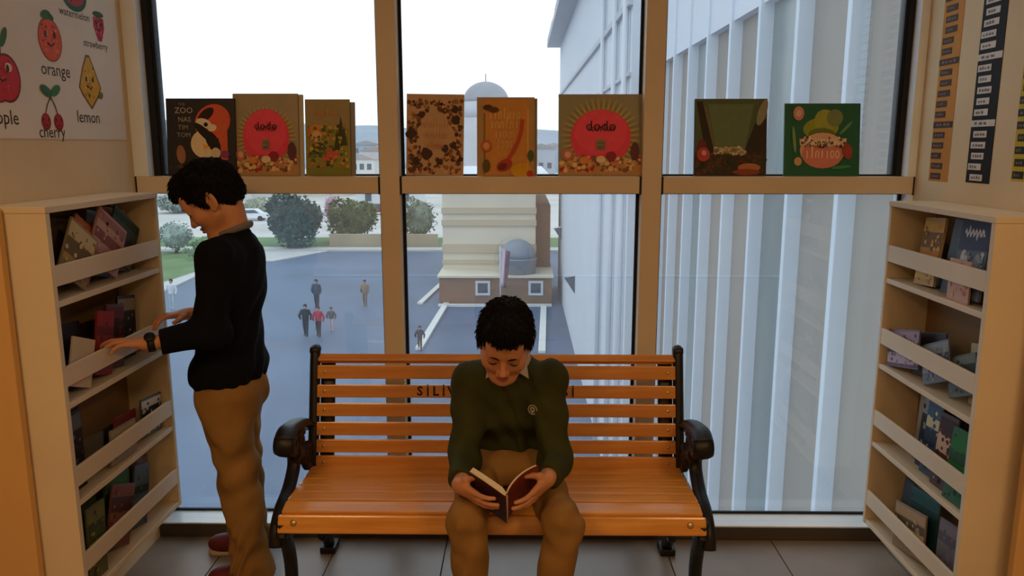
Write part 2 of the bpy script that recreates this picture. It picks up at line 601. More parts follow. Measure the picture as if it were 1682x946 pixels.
for i, (x0, x1) in enumerate(bays):
    xa, xb = (-1.452 if i == 0 else x0 + .004), (1.452 if i == 2 else x1 - .004)
    m = MB().box((xa + .004, WY - 0.001, ZT0), (xb - .004, 3.05, ZT1), ALU_IN, bev=0.002)
    m.box((xa - .0035, WY + .003, ZT0 - .004), (xa + .0038, 3.04, ZT1), RUBBER).box((xb - .0038, WY + .003, ZT0 - .004), (xb + .0035, 3.04, ZT1), RUBBER)
    struct('trim_%d' % (7 + i), m, f'beige transom ledge across the {names[i]} bay, carrying the picture books', 'transom')
    xa, xb = (-1.45 if i == 0 else (bays[i - 1][1] + x0) / 2), (1.45 if i == 2 else (x1 + bays[i + 1][0]) / 2)
    m = MB().box((xa + 0.0005, 2.880, 0.058), (xb - 0.0005, WY - 0.0055, 0.064), ALU_PALE, bev=0.001)
    m.box((x0 + 0.0005 if i else -1.434, WY - 0.0055, 0.058), (x1 - 0.0005 if i < 2 else 1.434, 2.999, 0.064), ALU_PALE)
    struct('trim_%d' % (10 + i), m, f'pale aluminium sill board below the {names[i]} bay', 'window sill')
    for j, (z0, z1) in enumerate(((ZB0, ZT0), (ZT1, ZTOP))):
        if j == 0:
            x0, x1 = (-1.435 if i == 0 else x0), (1.435 if i == 2 else x1)
        else:
            x0, x1 = bays[i]
        g = MB().box((x0 + 0.002, 2.996, z0), (x1 - 0.002, 3.008, z1), GLASS)
        w = struct('window_%d' % (1 + i * 2 + j), g, f'haze-veiled {"upper" if j else "lower"} glass pane of the {names[i]} bay', 'window')
        gs = MB(); q = 0.011
        a, b = x0 + 0.001, x1 - 0.001
        for lo, hi in (((a, 2.984, z0), (a + q, 2.995, z1)), ((b - q, 2.984, z0), (b, 2.995, z1)), ((a + q, 2.984, z0), (b - q, 2.995, z0 + 0.007)), ((a + q, 2.984, z1 - 0.005), (b - q, 2.995, z1))):
            gs.box(lo, hi, RUBBER)
        gs.build('gasket', w)
struct('baseboard_front', MB().box((-AX, 2.885, 0.0), (AX, 2.9249, 0.0578), PLINTH, bev=0.003), 'dark low skirting below the big window', 'skirting')

# ------------------------------------------------------------------ bookcases
def bookcase(s, y0, y1, ztop, rails, boards, label):
    """s = -1 left, 1 right; fronts at |x| = 1.29"""
    t = thing('bookcase', label, 'bookcase', (s * 1.37, (y0 + y1) / 2, 0), 'display bookcases')
    def B(name, xa, xb, ya, yb, za, zb, mm, bev=0.002):
        o = MB().box((s * xa - s * 1.37, ya - (y0 + y1) / 2, za), (s * xb - s * 1.37, yb - (y0 + y1) / 2, zb), mm, bev=bev).build(name, t)
        return o
    zb = boards[-1]
    B('end_panel', 1.285, 1.452, y0 - 0.0, y0 + 0.02, zb, ztop - 0.018, SHELF)
    B('end_panel', 1.285, 1.452, y1 - 0.016, y1, zb, ztop - 0.018, SHELF)
    B('top_board', 1.283, 1.453, y0 - 0.002, y1 + 0.002, ztop - 0.018, ztop, SHELF)
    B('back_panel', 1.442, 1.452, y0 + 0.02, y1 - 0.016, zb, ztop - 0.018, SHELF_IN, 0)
    for z in rails:
        B('rail', 1.286, 1.296, y0 + 0.02, y1 - 0.016, z - 0.058, z, SHELF)
    for z in boards:
        B('shelf', 1.288, 1.442, y0 + 0.02, y1 - 0.016, z, z + 0.018, SHELF)
    return t
LB = [1.104, 0.809, 0.513, 0.215]
RB = [1.07, 0.758, 0.462, 0.155]
LR = [1.222, 0.933, 0.632, 0.364]
RR = [1.205, 0.907, 0.601, 0.288]
bookcase(-1, 2.083, 2.735, 1.386, LR, LB, 'narrow white display bookcase under the fruit poster, beside the standing boy')
bookcase(1, 2.128, 2.75, 1.358, RR, RB, 'narrow white display bookcase under the chart strips, right of the bench')
# ================================================================= bench
WOOD = mat('bench_varnished_pine', '#cf8632', 0.32, 0.5, scale=5, hx2='#e6a64e', stretch=(0.7, 9, 9), bump=0.04, bscale=30, coat=0.4)
WOOD_SHADE = mat('bench_varnished_pine_shaded', '#c27a30', 0.36, 0.5, scale=5, hx2='#d89546', stretch=(0.7, 9, 9), bump=0.04, bscale=30, coat=0.3)  # same pine made darker: shade on the back slats put into the colour
IRON = mat('cast_iron_black', '#0b0b0d', 0.45, 0.5, bump=0.08, bscale=90)
SCREW = mat('bolt_brass', '#d6b878', 0.35, 0.5, metal=0.9)
ENGR = mat('engraved_brown', '#3a1a0c', 0.7, 0.2)
BX0, BX1 = -0.735, 0.548
BC = (BX0 + BX1) / 2
bench = thing('park_bench', 'slatted wooden park bench with black cast iron ends, in front of the window', 'bench', (BC, 2.5, 0))
def bl(x, y, z):
    return (x - BC, y - 2.5, z)
def back_y(z):
    return 2.615 + 0.24 * (z - 0.40) - 0.0
rows = [(0.806, 0.776), (0.771, 0.722), (0.703, 0.657), (0.639, 0.592), (0.574, 0.526), (0.514, 0.467), (0.458, 0.412)]
L = BX1 - BX0
for k, (zt, zb) in enumerate(rows):
    zc = (zt + zb) / 2
    tilt = -R(13.5) if k else -R(48)
    yy = back_y(zc) + (0.008 if k == 0 else 0)
    o = MB().box((-L / 2, -0.011, -(zt - zb) / 2), (L / 2, 0.011, (zt - zb) / 2), WOOD_SHADE, bev=0.004).build('back_slat', bench)
    o.location = bl(BC, yy, zc); o.rotation_euler = (tilt, 0, 0)
    if k == 2:
        a = Art(0.0004)
        word = 'SİLİVRİ BELEDİYESİ'; adv = [.45 if c in 'Iİ ' else 1.0 for c in word]
        u = 0.575 / sum(adv); cx = -0.575 / 2; hh = .0335; bw = .0058
        for c, ad in zip(word, adv):
            mid = cx + u * ad / 2; cx += u * ad
            if c in 'Iİ':
                a.rect(mid - bw / 2, -hh / 2, mid + bw / 2, hh / 2, '#2c1008')
                if c == 'İ':
                    a.rect(mid - bw / 2, hh / 2 + .003, mid + bw / 2, hh / 2 + .0075, '#2c1008')
            elif c != ' ':
                a.text(c, mid, 0, .0455, '#2c1008', bold=.0013)
        q = a.build('engraved_lettering', o)
        q.location = (-(BC) - 0.097, -0.0112, 0.0)
    if k:
        for sx in (-1, 1):
            b = MB().lathe([(0.006, 0), (0.0055, 0.002), (0.003, 0.0032)], SCREW, 10).build('bolt', o)
            b.location = (sx * (L / 2 - 0.028), -0.0108, 0); b.rotation_euler = (PI / 2, 0, 0)
seat = [(2.583, 0.414, 0.0), (2.522, 0.417, R(2)), (2.461, 0.421, R(3)), (2.400, 0.425, R(3)), (2.338, 0.428, R(2)), (2.276, 0.424, -R(12))]
for k, (y, z, a) in enumerate(seat):
    o = MB().box((-L / 2 - 0.012, -0.0275, -0.011), (L / 2 + 0.012, 0.0275, 0.011), WOOD, bev=0.004).build('seat_slat', bench)
    o.location = bl(BC, y, z); o.rotation_euler = (-a, 0, 0)
o = MB().box((-L / 2 - 0.02, -0.011, -0.028), (L / 2 + 0.02, 0.011, 0.028), WOOD, bev=0.006).build('seat_slat', bench)
o.location = bl(BC, 2.2365, 0.394); o.rotation_euler = (-R(20), 0, 0)
for sx in (-1, 1):
    b = MB().lathe([(0.011, 0), (0.010, 0.003), (0.004, 0.0055)], SCREW, 12).build('bolt', o)
    b.location = (sx * (L / 2 - 0.03), -0.0108, 0.004); b.rotation_euler = (PI / 2, 0, 0)

def spline(pts, n=6):
    out = []
    P = [Vector(p) for p in pts]
    for i in range(len(P) - 1):
        p0, p1, p2, p3 = P[max(i - 1, 0)], P[i], P[i + 1], P[min(i + 2, len(P) - 1)]
        for k in range(n):
            t = k / n
            out.append(0.5 * ((2 * p1) + (p2 - p0) * t + (2 * p0 - 5 * p1 + 4 * p2 - p3) * t * t + (3 * p1 - p0 - 3 * p2 + p3) * t ** 3))
    out.append(P[-1])
    return out
def taper(v, n):
    return [float(q) for q in np.interp(np.linspace(0, len(v) - 1, n), range(len(v)), v)]
def spiral(cy, cz, r0, r1, a0, a1, n=22):
    return [(0, cy + (r0 + (r1 - r0) * k / n) * math.cos(a0 + (a1 - a0) * k / n), cz + (r0 + (r1 - r0) * k / n) * math.sin(a0 + (a1 - a0) * k / n)) for k in range(n + 1)]
for sx in (-1, 1):
    fx = (BX0 - 0.012 if sx < 0 else BX1 + 0.012)
    fr = MB()
    ax = (1, 0, 0); W = 0.019
    def off(pts, dx=0.0):
        return [(fx - BC + dx, p[1] - 2.5, p[2]) for p in pts]
    # back upright down to the rear foot
    up = spline([(0, 2.735, 0.825), (0, 2.718, 0.80), (0, 2.668, 0.60), (0, 2.632, 0.46), (0, 2.64, 0.36), (0, 2.70, 0.20), (0, 2.755, 0.07), (0, 2.80, 0.02)])
    fr.tube(off(up), 0.017, IRON, 10, flat=(ax, W))
    fr.tube(off(spiral(2.722, 0.818, 0.016, 0.005, 0, 2.2 * PI)), 0.006, IRON, 8, flat=(ax, W))
    # seat rail
    fr.tube(off(spline([(0, 2.645, 0.392), (0, 2.5, 0.395), (0, 2.35, 0.40), (0, 2.26, 0.375), (0, 2.235, 0.345)])), 0.014, IRON, 10, flat=(ax, W))
    fr.build('end_frame', bench)
    # armrest with scroll
    am = MB()
    dx = sx * 0.026
    am.tube(off(spline([(0, 2.665, 0.555), (0, 2.60, 0.59), (0, 2.52, 0.612), (0, 2.44, 0.622), (0, 2.39, 0.605)]), dx), 0.018, IRON, 10, flat=(ax, 0.034))
    am.tube(off(spiral(2.408, 0.585, 0.033, 0.008, -0.3, -3.6 * PI), dx), 0.013, IRON, 10, flat=(ax, 0.035))
    am.tube(off(spline([(0, 2.42, 0.56), (0, 2.47, 0.525), (0, 2.47, 0.48), (0, 2.40, 0.43), (0, 2.32, 0.405), (0, 2.262, 0.36), (0, 2.245, 0.31)]), dx * 0.9), taper([0.020, 0.019, 0.017, 0.014], 37), IRON, 10, flat=(ax, 0.022))
    am.tube(off(spiral(2.52, 0.553, 0.042, 0.012, 0.4, 3.0 * PI), dx * 0.6), 0.014, IRON, 8, flat=(ax, 0.014))
    am.tube(off(spiral(2.575, 0.47, 0.055, 0.012, PI, -1.6 * PI), dx * 0.3), 0.016, IRON, 8, flat=(ax, 0.014))
    am.tube(off(spline([(0, 2.61, 0.47), (0, 2.54, 0.50), (0, 2.47, 0.53)]), dx * 0.4), 0.026, IRON, 8, flat=(ax, 0.014))
    am.build('armrest', bench)
    # front leg
    lg = MB()
    lg.tube(off(spline([(0, 2.248, 0.40), (0, 2.262, 0.345), (0, 2.30, 0.27), (0, 2.315, 0.18), (0, 2.29, 0.08), (0, 2.262, 0.035), (0, 2.235, 0.02)])), taper([0.030, 0.024, 0.020, 0.017], 37), IRON, 10, flat=(ax, 0.021))
    lg.tube(off(spiral(2.31, 0.335, 0.03, 0.008, PI * 0.8, -1.4 * PI)), 0.008, IRON, 8, flat=(ax, 0.016))
    lg.box((fx - BC - 0.028, 2.215 - 2.5, 0.0), (fx - BC + 0.028, 2.275 - 2.5, 0.016), IRON, bev=0.004)
    lg.build('front_leg', bench)
    rl = MB()
    rl.tube(off(spline([(0, 2.64, 0.37), (0, 2.70, 0.20), (0, 2.745, 0.09), (0, 2.79, 0.03)])), 0.022, IRON, 10, flat=(ax, 0.021))
    rl.tube(off(spiral(2.71, 0.11, 0.03, 0.007, 0.3 * PI, 2.2 * PI)), 0.008, IRON, 8, flat=(ax, 0.016))
    rl.box((fx - BC - 0.030, 2.755 - 2.5, 0.0), (fx - BC + 0.030, 2.835 - 2.5, 0.028), IRON, bev=0.006)
    rl.build('rear_leg', bench)
    # flat iron brace between seat and rear foot, seen between the slats
    st = MB()
    x = fx - sx * 0.045
    st.tube([(x - BC, back_y(z) + 0.02 - 2.5, z) for z in (0.36, 0.5, 0.65, 0.79)], 0.006, IRON, 8, flat=(ax, 0.028))
    st.build('back_brace', bench)
st = MB().box((-L / 2, 2.44 - 2.5, 0.375), (L / 2, 2.47 - 2.5, 0.383), IRON)
st.build('seat_brace', bench)
# ================================================================= books
PAGES = mat('book_pages', '#d9cdb4', 0.8, 0.2, var=0.08, scale=90, stretch=(1, 1, 6))
_cov = {}
def cover_mat(hx):
    return mat('cover_' + hx.lstrip('#'), hx, 0.42, 0.45, var=0.07, scale=12)
def book(label, w, h, t, hx, loc, rz=0.0, lean=0.0, tilt=0.0, group=None, art=None, spine=None, name='book', pages=True):
    """front cover faces -y locally; loc is where its lowest edge stands"""
    lift = w / 2 * abs(math.sin(tilt))
    M = Matrix.Translation(Vector(loc) + Vector((0, 0, lift))) @ Matrix.Rotation(rz, 4, 'Z') @ Matrix.Rotation(-lean, 4, 'X') @ Matrix.Rotation(tilt, 4, 'Y')
    root = thing(name, label, 'book', group=group, M=M)
    cm = cover_mat(hx); c = 0.0018
    fc = MB().box((-w / 2, -t / 2, 0), (w / 2, -t / 2 + c, h), cm, bev=0.0006).build('front_cover', root)
    MB().box((-w / 2, t / 2 - c, 0), (w / 2, t / 2, h), cm, bev=0.0006).build('back_cover', root)
    MB().box((-w / 2, -t / 2 + c, 0), (-w / 2 + c, t / 2 - c, h), cover_mat(spine or hx)).build('spine', root)
    MB().box((-w / 2 + c, -t / 2 + c, 0.002), (w / 2 - 0.003, t / 2 - c, h - 0.003), PAGES).build('pages', root)
    if art:
        a = Art(); art(a, w, h)
        o = a.build('cover_art', fc); o.location = (0, -t / 2 - 0.0002, 0)
    return root

def art_dark_zoo(a, w, h):
    a.text('THE', -0.07, h - .022, .014, '#8d8478').text('ZOO', -0.062, h - .045, .030, '#b9ad99').text('NAS', -0.060, h - .078, .026, '#a99f8e')
    a.text('TIM', -0.066, h - .107, .024, '#9b9183').text('TOM', -0.064, h - .135, .024, '#9b9183')
    a.ell(.045, .20, .070, .062, '#e0583a', 0.7).poly([(.07, .26), (.098, .245), (.100, .06), (.075, .06), (.062, .17)], '#d2623c')
    a.ell(.02, .225, .038, .018, '#2a1612', 0.7).ell(.012, .195, .030, .017, '#e6d6b4', -.3).ell(.043, .178, .017, .013, '#e9dcc4', .3)
    a.ell(.02, .190, .008, .008, '#1a1414').ell(.012, .118, .050, .052, '#e4cfa8', .2).ell(.022, .153, .062, .016, '#191312', -.75)
    a.ell(.045, .125, .022, .045, '#191312', .5).poly([(.005, .12), (.034, .108), (.012, .098)], '#f0a83a').ell(.055, .085, .018, .02, '#d8c7a5')
    a.ell(-.075, .08, .017, .034, '#9c6a4c', .1).ell(.09, .08, .016, .014, '#8a3a6a').dots(-.12, .01, .12, .05, 14, .005, ['#6a2a3a', '#3c4a2a'], 3)
def art_sun(a, w, h):
    cx, cz = 0.0, h * .47; k = w / .316
    a.rays(cx, cz, .10 * k, .148 * k, 40, .006, '#c9a23a').rays(cx, cz, .112 * k, .140 * k, 40, .004, '#6a7a3a', .08, 2 * PI + .08)
    a.ell(cx, cz, .113 * k, h * .345, '#e2405e', n=36).ell(cx, cz + .02, .098 * k, h * .27, '#ea4a66', n=36)
    a.rect(-w / 2 + .004, 0.004, w / 2 - .004, h * .17, '#b98a58')
    a.dots(-w / 2 + .01, .02, w / 2 - .01, h * .24, 26, .0085, ['#d9a05a', '#b0303a', '#7d5a3a', '#e0c28a'], 5)
    a.text('dodo', cx, cz + .042, .052 * k, '#2c0f16', sx=1.05).scrib(cx, cz + .038, .10 * k, .030, '#2c0f16', 7, 3)
    a.rect(cx - .018 * k, cz - .045, cx + .016 * k, cz - .008, '#8d7f66').scrib(cx, cz - .018, .026 * k, .014, '#3d3a30', 4, 5).scrib(cx, cz - .034, .026 * k, .014, '#3d3a30', 4, 6)
    a.ell(-w * .39, h * .26, .022 * k, .022, '#c46a62').ell(-w * .39, h * .26, .012 * k, .012, '#d9b08a').ell(w * .12, h * .24, .020, .018, '#8d2430').ell(w * .40, h * .3, .016, .034, '#5d3038')
    a.ell(0, h * .2, .018, .014, '#e2c9a0').ell(-w * .2, h * .19, .016, .014, '#d98a3a')
def art_meadow(a, w, h):
    a.rect(-w / 2 + .003, .003, w / 2 - .003, h * .62, '#8d8a3c').rect(-w / 2 + .003, h * .62, w / 2 - .003, h - .003, '#9a8a60')
    a.ell(-.04, h * .56, .034, .034, '#c98a3c').ell(-.042, h * .52, .018, .020, '#d9a878').ell(-.035, h * .36, .028, .022, '#2f4a2a').ell(.01, h * .27, .030, .026, '#d24a52')
    a.dots(-w / 2 + .01, h * .1, w / 2 - .01, h * .66, 40, .007, ['#c9a83a', '#6d7a2c', '#b57a34', '#4d5a24'], 8)
    for x, z in ((.05, .62), (.035, .44), (.062, .5)):
        a.poly([(x - .012, h * (z - .1)), (x + .012, h * (z - .1)), (x, h * (z + .16))], '#3a3f1e')
    a.rect(-w / 2 + .003, .004, w / 2 - .003, .03, '#7c8030').scrib(-.005, h * .83, .09, .026, '#c58a4c', 6, 2)
def art_wreath(a, w, h):
    cx, cz = 0, h * .5
    keep = lambda x, z: ((x - cx) / (w * .30)) ** 2 + ((z - cz) / (h * .31)) ** 2 > 1
    a.dots(-w / 2 + .008, .008, w / 2 - .008, h * .92, 90, .0075, ['#7a4a2c', '#4a2a1c', '#c99a6a', '#96603a', '#5d3a22'], 11, keep)
    for x, z, r in ((-.088, .155, .020), (.075, .245, .014), (.078, .205, .016), (-.03, .08, .022), (.04, .1, .013), (-.07, .05, .016), (-.05, .225, .012), (.07, .11, .012), (.02, .05, .012)):
        a.ell(x, z, r, r * 1.1, '#3d2218', n=12, wob=.2, seed=int(1e4 * abs(x)))
    a.scrib(0, cz + .045, .10, .032, '#d0a07a', 7, 2).scrib(0, cz + .005, .09, .032, '#d0a07a', 7, 3).scrib(0, cz - .035, .07, .03, '#c98a66', 5, 4)
def art_gold(a, w, h):
    a.rect(-w / 2 + .024, .006, w / 2 - .02, h - .01, '#c98a3c')
    a.rect(-w / 2 + .024, .006, -w / 2 + .032, h * .8, '#8d6a2a').rect(w / 2 - .028, .02, w / 2 - .022, h * .86, '#dda24c')
    for i, q in enumerate((.12, .11, .075, .06)):
        a.scrib(-.005, h * (.80 - .125 * i), q, .040, '#dcae74', 7 - i, 20 + i)
    a.line([(.062, h * .72), (.058, h * .58), (.048, h * .46), (.032, h * .34), (.01, h * .22), (-.02, h * .13)], .013, '#b5402c')
    a.ell(-.005, h * .14, .030, .020, '#a8352c', .5).ell(-.012, h * .12, .018, .012, '#6d2420', .4)
    a.ell(-.066, h * .87, .018, .010, '#4a2c18').ell(-.045, h * .84, .020, .010, '#5d3418').ell(-.072, h * .38, .020, .021, '#c25a3a').ell(-.072, h * .38, .012, .013, '#d8a06c')
    a.ell(-.072, h * .13, .014, .024, '#5a4a20').ell(.058, h * .07, .040, .026, '#cf9a1e').ell(.09, h * .03, .012, .012, '#b5302c').ell(.093, h * .26, .012, .020, '#4a5a30')
def art_jungle(a, w, h):
    a.rect(-w / 2 + .003, .003, w / 2 - .003, h - .003, '#4c5f40').poly([(-.085, h - .02), (.085, h - .02), (.05, h * .30), (-.05, h * .30)], '#617453')
    a.poly([(-.128, h - .01), (-.106, h - .01), (-.06, h * .32), (-.09, h * .25)], '#241a12').poly([(-.1, h * .9), (-.09, h * .9), (-.055, h * .4), (-.062, h * .36)], '#6d6640')
    a.poly([(.132, h * .74), (.09, h * .68), (.062, h * .42), (.04, h * .20), (.132, h * .2)], '#2c2016')
    a.rect(-w / 2 + .003, .003, w / 2 - .003, h * .28, '#33291a').dots(-.13, .01, .13, h * .3, 40, .008, ['#4a3a1c', '#5c2a20', '#2c3018'], 4)
    a.dots(-.06, h * .30, .055, h * .36, 30, .008, ['#d8c9a8', '#b9ab88'], 6)
    a.ell(-.105, h * .36, .018, .034, '#6a1f22').ell(-.1, h * .28, .024, .026, '#b0403c').ell(-.098, h * .30, .009, .010, '#d9958a').ell(.07, h * .11, .042, .016, '#b0704a').ell(.06, h * .05, .05, .012, '#8a3c24')
    a.ell(.115, h * .82, .016, .05, '#8d8a74', -.3)
def art_green(a, w, h):
    a.rect(-w / 2 + .003, .003, w / 2 - .003, h - .003, '#1f6147')
    a.ell(-.005, h * .66, .066, .040, '#8f9a2c', .1).ell(.01, h * .76, .040, .042, '#9aa23a', .2).ell(.045, h * .80, .030, .032, '#77865a', -.4).ell(-.002, h * .58, .050, .022, '#64752a')
    a.ell(.002, h * .36, .084, .064, '#d9a890').ell(.002, h * .30, .076, .052, '#cf7f70').poly([(-.082, h * .42), (.088, h * .42), (.09, h * .52), (-.084, h * .52)], '#d8c0a4')
    a.scrib(-.02, h * .46, .10, .036, '#5a3a30', 6, 7).scrib(.0, h * .33, .13, .044, '#e8c9b4', 7, 8).dots(-.08, h * .4, .085, h * .53, 34, .0055, ['#5c3a2c', '#ecdcc0'], 9)
    a.ell(-.09, h * .86, .020, .026, '#c98a86').ell(-.09, h * .86, .010, .012, '#d9b8a0').ell(-.09, h * .20, .014, .016, '#c9a070').ell(-.105, h * .5, .006, .05, '#7d9a6a', .1)
    a.ell(.092, h * .34, .018, .030, '#9c4038', .2).ell(.085, h * .66, .034, .006, '#5d8a6a', .8).ell(.07, h * .12, .036, .006, '#3c8a5c', .1)

G = 'picture books on the window ledge'
ZL = ZT1 + 0.0005
def ledge(label, x0, x1, h, hx, art, y=2.950, lean=7.5, tilt=0, t=.009, spine=None):
    lean = R(lean)
    return book(label, x1 - x0, h / math.cos(lean), t, hx, ((x0 + x1) / 2, y, ZL + t / 2 * math.sin(lean)), 0, lean, R(tilt), G, art, spine)
ledge('black picture book with an orange bird and white chick, above the standing boy', -1.328, -1.071, .285, '#15131a', art_dark_zoo, 2.9375, 5.5)
ledge('beige picture book with big pink sun, left one, beside the black bird book', -1.082, -.838, .303, '#9a8d6e', art_sun, 2.9495, 5.5)
ledge('pale book of which only the right edge shows behind the left pink sun book', -1.05, -.822, .300, '#b5a88c', None, 2.9602, 5.5)
ledge('olive yellow meadow picture book with a red flower, left of the left mullion', -.812, -.645, .282, '#8f8550', art_meadow, 2.9495, 5.6)
ledge('grey-edged book standing right behind the olive meadow book', -.795, -.628, .272, '#7d7768', None, 2.9602, 5.6)
ledge('beige picture book with a wreath of brown leaves, first in the middle bay', -.436, -.222, .299, '#b58f66', art_wreath, 2.950, 7, 0.8, .012)
ledge('golden orange picture book with a red brush stroke, middle of the middle bay', -.17, .045, .289, '#ab8450', art_gold, 2.9495, 5.6)
ledge('grey-edged book standing right behind the golden orange book', -.15, .055, .285, '#8d7a5c', None, 2.9602, 5.6)
ledge('wide picture book with big pink sun, right one, at the right mullion', .134, .450, .300, '#8a8468', art_sun, 2.950, 7)
ledge('dark green jungle picture book with a red figure, first in the right bay', .639, .908, .283, '#2c2a1c', art_jungle, 2.950, 7)
ledge('bottle green picture book with a pink teacup, rightmost on the ledge', .973, 1.253, .266, '#1d5a42', art_green, 2.950, 7.5)

# ---- books in the bookcases: (centre Y, width, height, thickness, tilt, lean, colour, art, label)
def bands(cols, seed=1):
    def f(a, w, h):
        rr = random.Random(seed); z = h * .95
        for c in cols:
            q = h * rr.uniform(.12, .28)
            a.rect(-w / 2 + .003, max(.004, z - q), w / 2 - .003, z, c); z -= q + h * .02
        a.dots(-w / 2 + .01, .01, w / 2 - .01, h * .9, 10, .007, cols[::-1], seed)
    return f
def art_script(a, w, h):
    a.rect(-w / 2 + .003, .003, w / 2 - .003, h - .003, '#5d6c80').rect(-w / 2 + .003, h * .62, w / 2 - .003, h * .985, '#3c4866')
    pts = [(-.05 + .0042 * i, h * .84 + .015 * math.sin(i * 1.55) * (1.5 if i % 5 == 0 else .8)) for i in range(25)]
    a.line(pts, .006, '#dfe4ee')
    a.ell(-.03, h * .42, .022, .05, '#c9ccd0', .2).ell(.01, h * .30, .030, .05, '#b9b094', -.2).ell(.035, h * .42, .018, .04, '#8fa0a8').dots(-.06, .01, .06, h * .6, 30, .007, ['#dfe4ee', '#7f8f9f'], 5)
def shelf_books(s, zboard, items, group):
    for k, (y, w, h, t, tilt, lean, hx, art, label) in enumerate(items):
        x = s * (1.306 + 0.013 * k)
        book(label, w, h, t, hx, (x, y, zboard + 0.0185), PI / 2 * (-s), R(lean), R(tilt) * (-s), group, art)
LG = ['books on the top tier of the left bookcase', 'books on the second tier of the left bookcase', 'books on the third tier of the left bookcase', 'books on the bottom tier of the left bookcase']
shelf_books(-1, LB[0], [
    (2.205, .15, .17, .006, 34, 0, '#8d7c55', bands(['#c9b98a', '#6a5a3a', '#a88a4c'], 2), 'cream-edged slanting booklet nearest the camera on the left top tier'),
    (2.40, .18, .17, .007, 33, 0, '#b98a86', bands(['#a8706c', '#c9a08c', '#8a4a44'], 4), 'wide mauve pink book slanting in the middle of the left top tier'),
    (2.27, .15, .175, .006, 34, 0, '#a8552c', bands(['#c26a34', '#7a3420'], 6), 'rust orange book slanting behind the cream-edged booklet, left top tier'),
    (2.545, .175, .165, .006, 33, 0, '#2c4232', bands(['#223a2c', '#3d4a50', '#2a3038'], 3), 'dark green and navy book slanting at the window end, left top tier'),
    (2.44, .15, .205, .006, 12, 0, '#4c4f60', bands(['#6a6d80', '#3c3f50'], 5), 'slate grey book behind the mauve pink book, left top tier'),
    (2.56, .16, .212, .006, 8, 0, '#a88a68', None, 'tan book at the back behind the dark green book, left top tier')    ,(2.33, .17, .20, .006, 6, 0, '#6a5a40', None, 'olive tan book at the back of the near half, left top tier')], LG[0])
shelf_books(-1, LB[1], [
    (2.19, .12, .145, .006, 20, 0, '#cfc0a8', None, 'white-paged booklet slanting over the black book, left second tier'),
    (2.345, .10, .20, .007, 14, 0, '#8c2426', bands(['#a32c2c', '#6d1a1e'], 7), 'bright red book by the boy\'s hand, left second tier'),
    (2.44, .11, .205, .007, 10, 0, '#5c2420', bands(['#6d2c26', '#3a1614'], 8), 'dark maroon book right of the bright red one, left second tier'),
    (2.19, .16, .20, .007, 5, 0, '#151216', None, 'black book at the near end of the left second tier'),
    (2.57, .12, .21, .007, 8, 0, '#1c1718', bands(['#9a8d74', '#241c1c'], 9), 'black book with a pale mark by the far hand, left second tier')    ,(2.36, .16, .17, .006, 4, 0, '#2c1614', None, 'dark brown book behind the red ones, left second tier'),
    (2.63, .13, .17, .006, 3, 0, '#3a2a24', bands(['#4a3a30', '#2a1e1a'], 17), 'dark umber book at the window end, left second tier')], LG[1])
shelf_books(-1, LB[2], [
    (2.40, .16, .115, .006, 4, 0, '#8d8578', bands(['#a89c86', '#5d5448'], 10), 'low grey booklet in the middle of the left third tier'),
    (2.62, .15, .135, .006, 6, 0, '#4a5048', bands(['#d0cdc4', '#1e2020', '#b8b4a8'], 12), 'black and white patterned booklet at the window end, left third tier'),
    (2.17, .10, .245, .008, 0, 0, '#1c1218', bands(['#5c626e', '#241418'], 11), 'tall dark book standing at the near end of the left third tier'),
    (2.49, .14, .12, .006, 5, 0, '#8a3228', None, 'low red booklet behind the grey ones, left third tier'),
    (2.30, .14, .11, .006, 6, 0, '#6d6450', None, 'low olive booklet beside the tall dark book, left third tier')    ,(2.44, .17, .10, .006, 0, 0, '#3c3428', None, 'low dark booklet at the back of the left third tier')], LG[2])
shelf_books(-1, LB[3], [
    (2.19, .10, .235, .006, 4, 0, '#5a5a2c', bands(['#6d6a30', '#3c4420', '#8a8440'], 13), 'olive green book at the near end of the left bottom tier'),
    (2.33, .15, .20, .006, 22, 0, '#6d3a2c', bands(['#7d4434', '#4a2820', '#8c5a48'], 14), 'red-brown book slanting in the left bottom tier'),
    (2.50, .11, .21, .006, 16, 0, '#38464c', bands(['#4a5a62', '#24302c'], 15), 'blue grey book slanting at the window end of the left bottom tier'),
    (2.37, .16, .238, .006, 12, 0, '#2c5030', bands(['#3c6a3a', '#22402a', '#587a40'], 16), 'leaf green book behind the red-brown one, left bottom tier'),
    (2.56, .12, .22, .006, 8, 0, '#5a3224', None, 'brown book at the back of the left bottom tier')    ,(2.24, .15, .24, .006, 3, 0, '#3a4a28', None, 'moss green book at the back near end, left bottom tier'),
    (2.47, .17, .232, .006, 3, 0, '#24301f', None, 'black green book at the back of the left bottom tier')], LG[3])
RG = ['books on the top tier of the right bookcase', 'books on the second tier of the right bookcase', 'books on the third tier of the right bookcase', 'books on the bottom tier of the right bookcase']
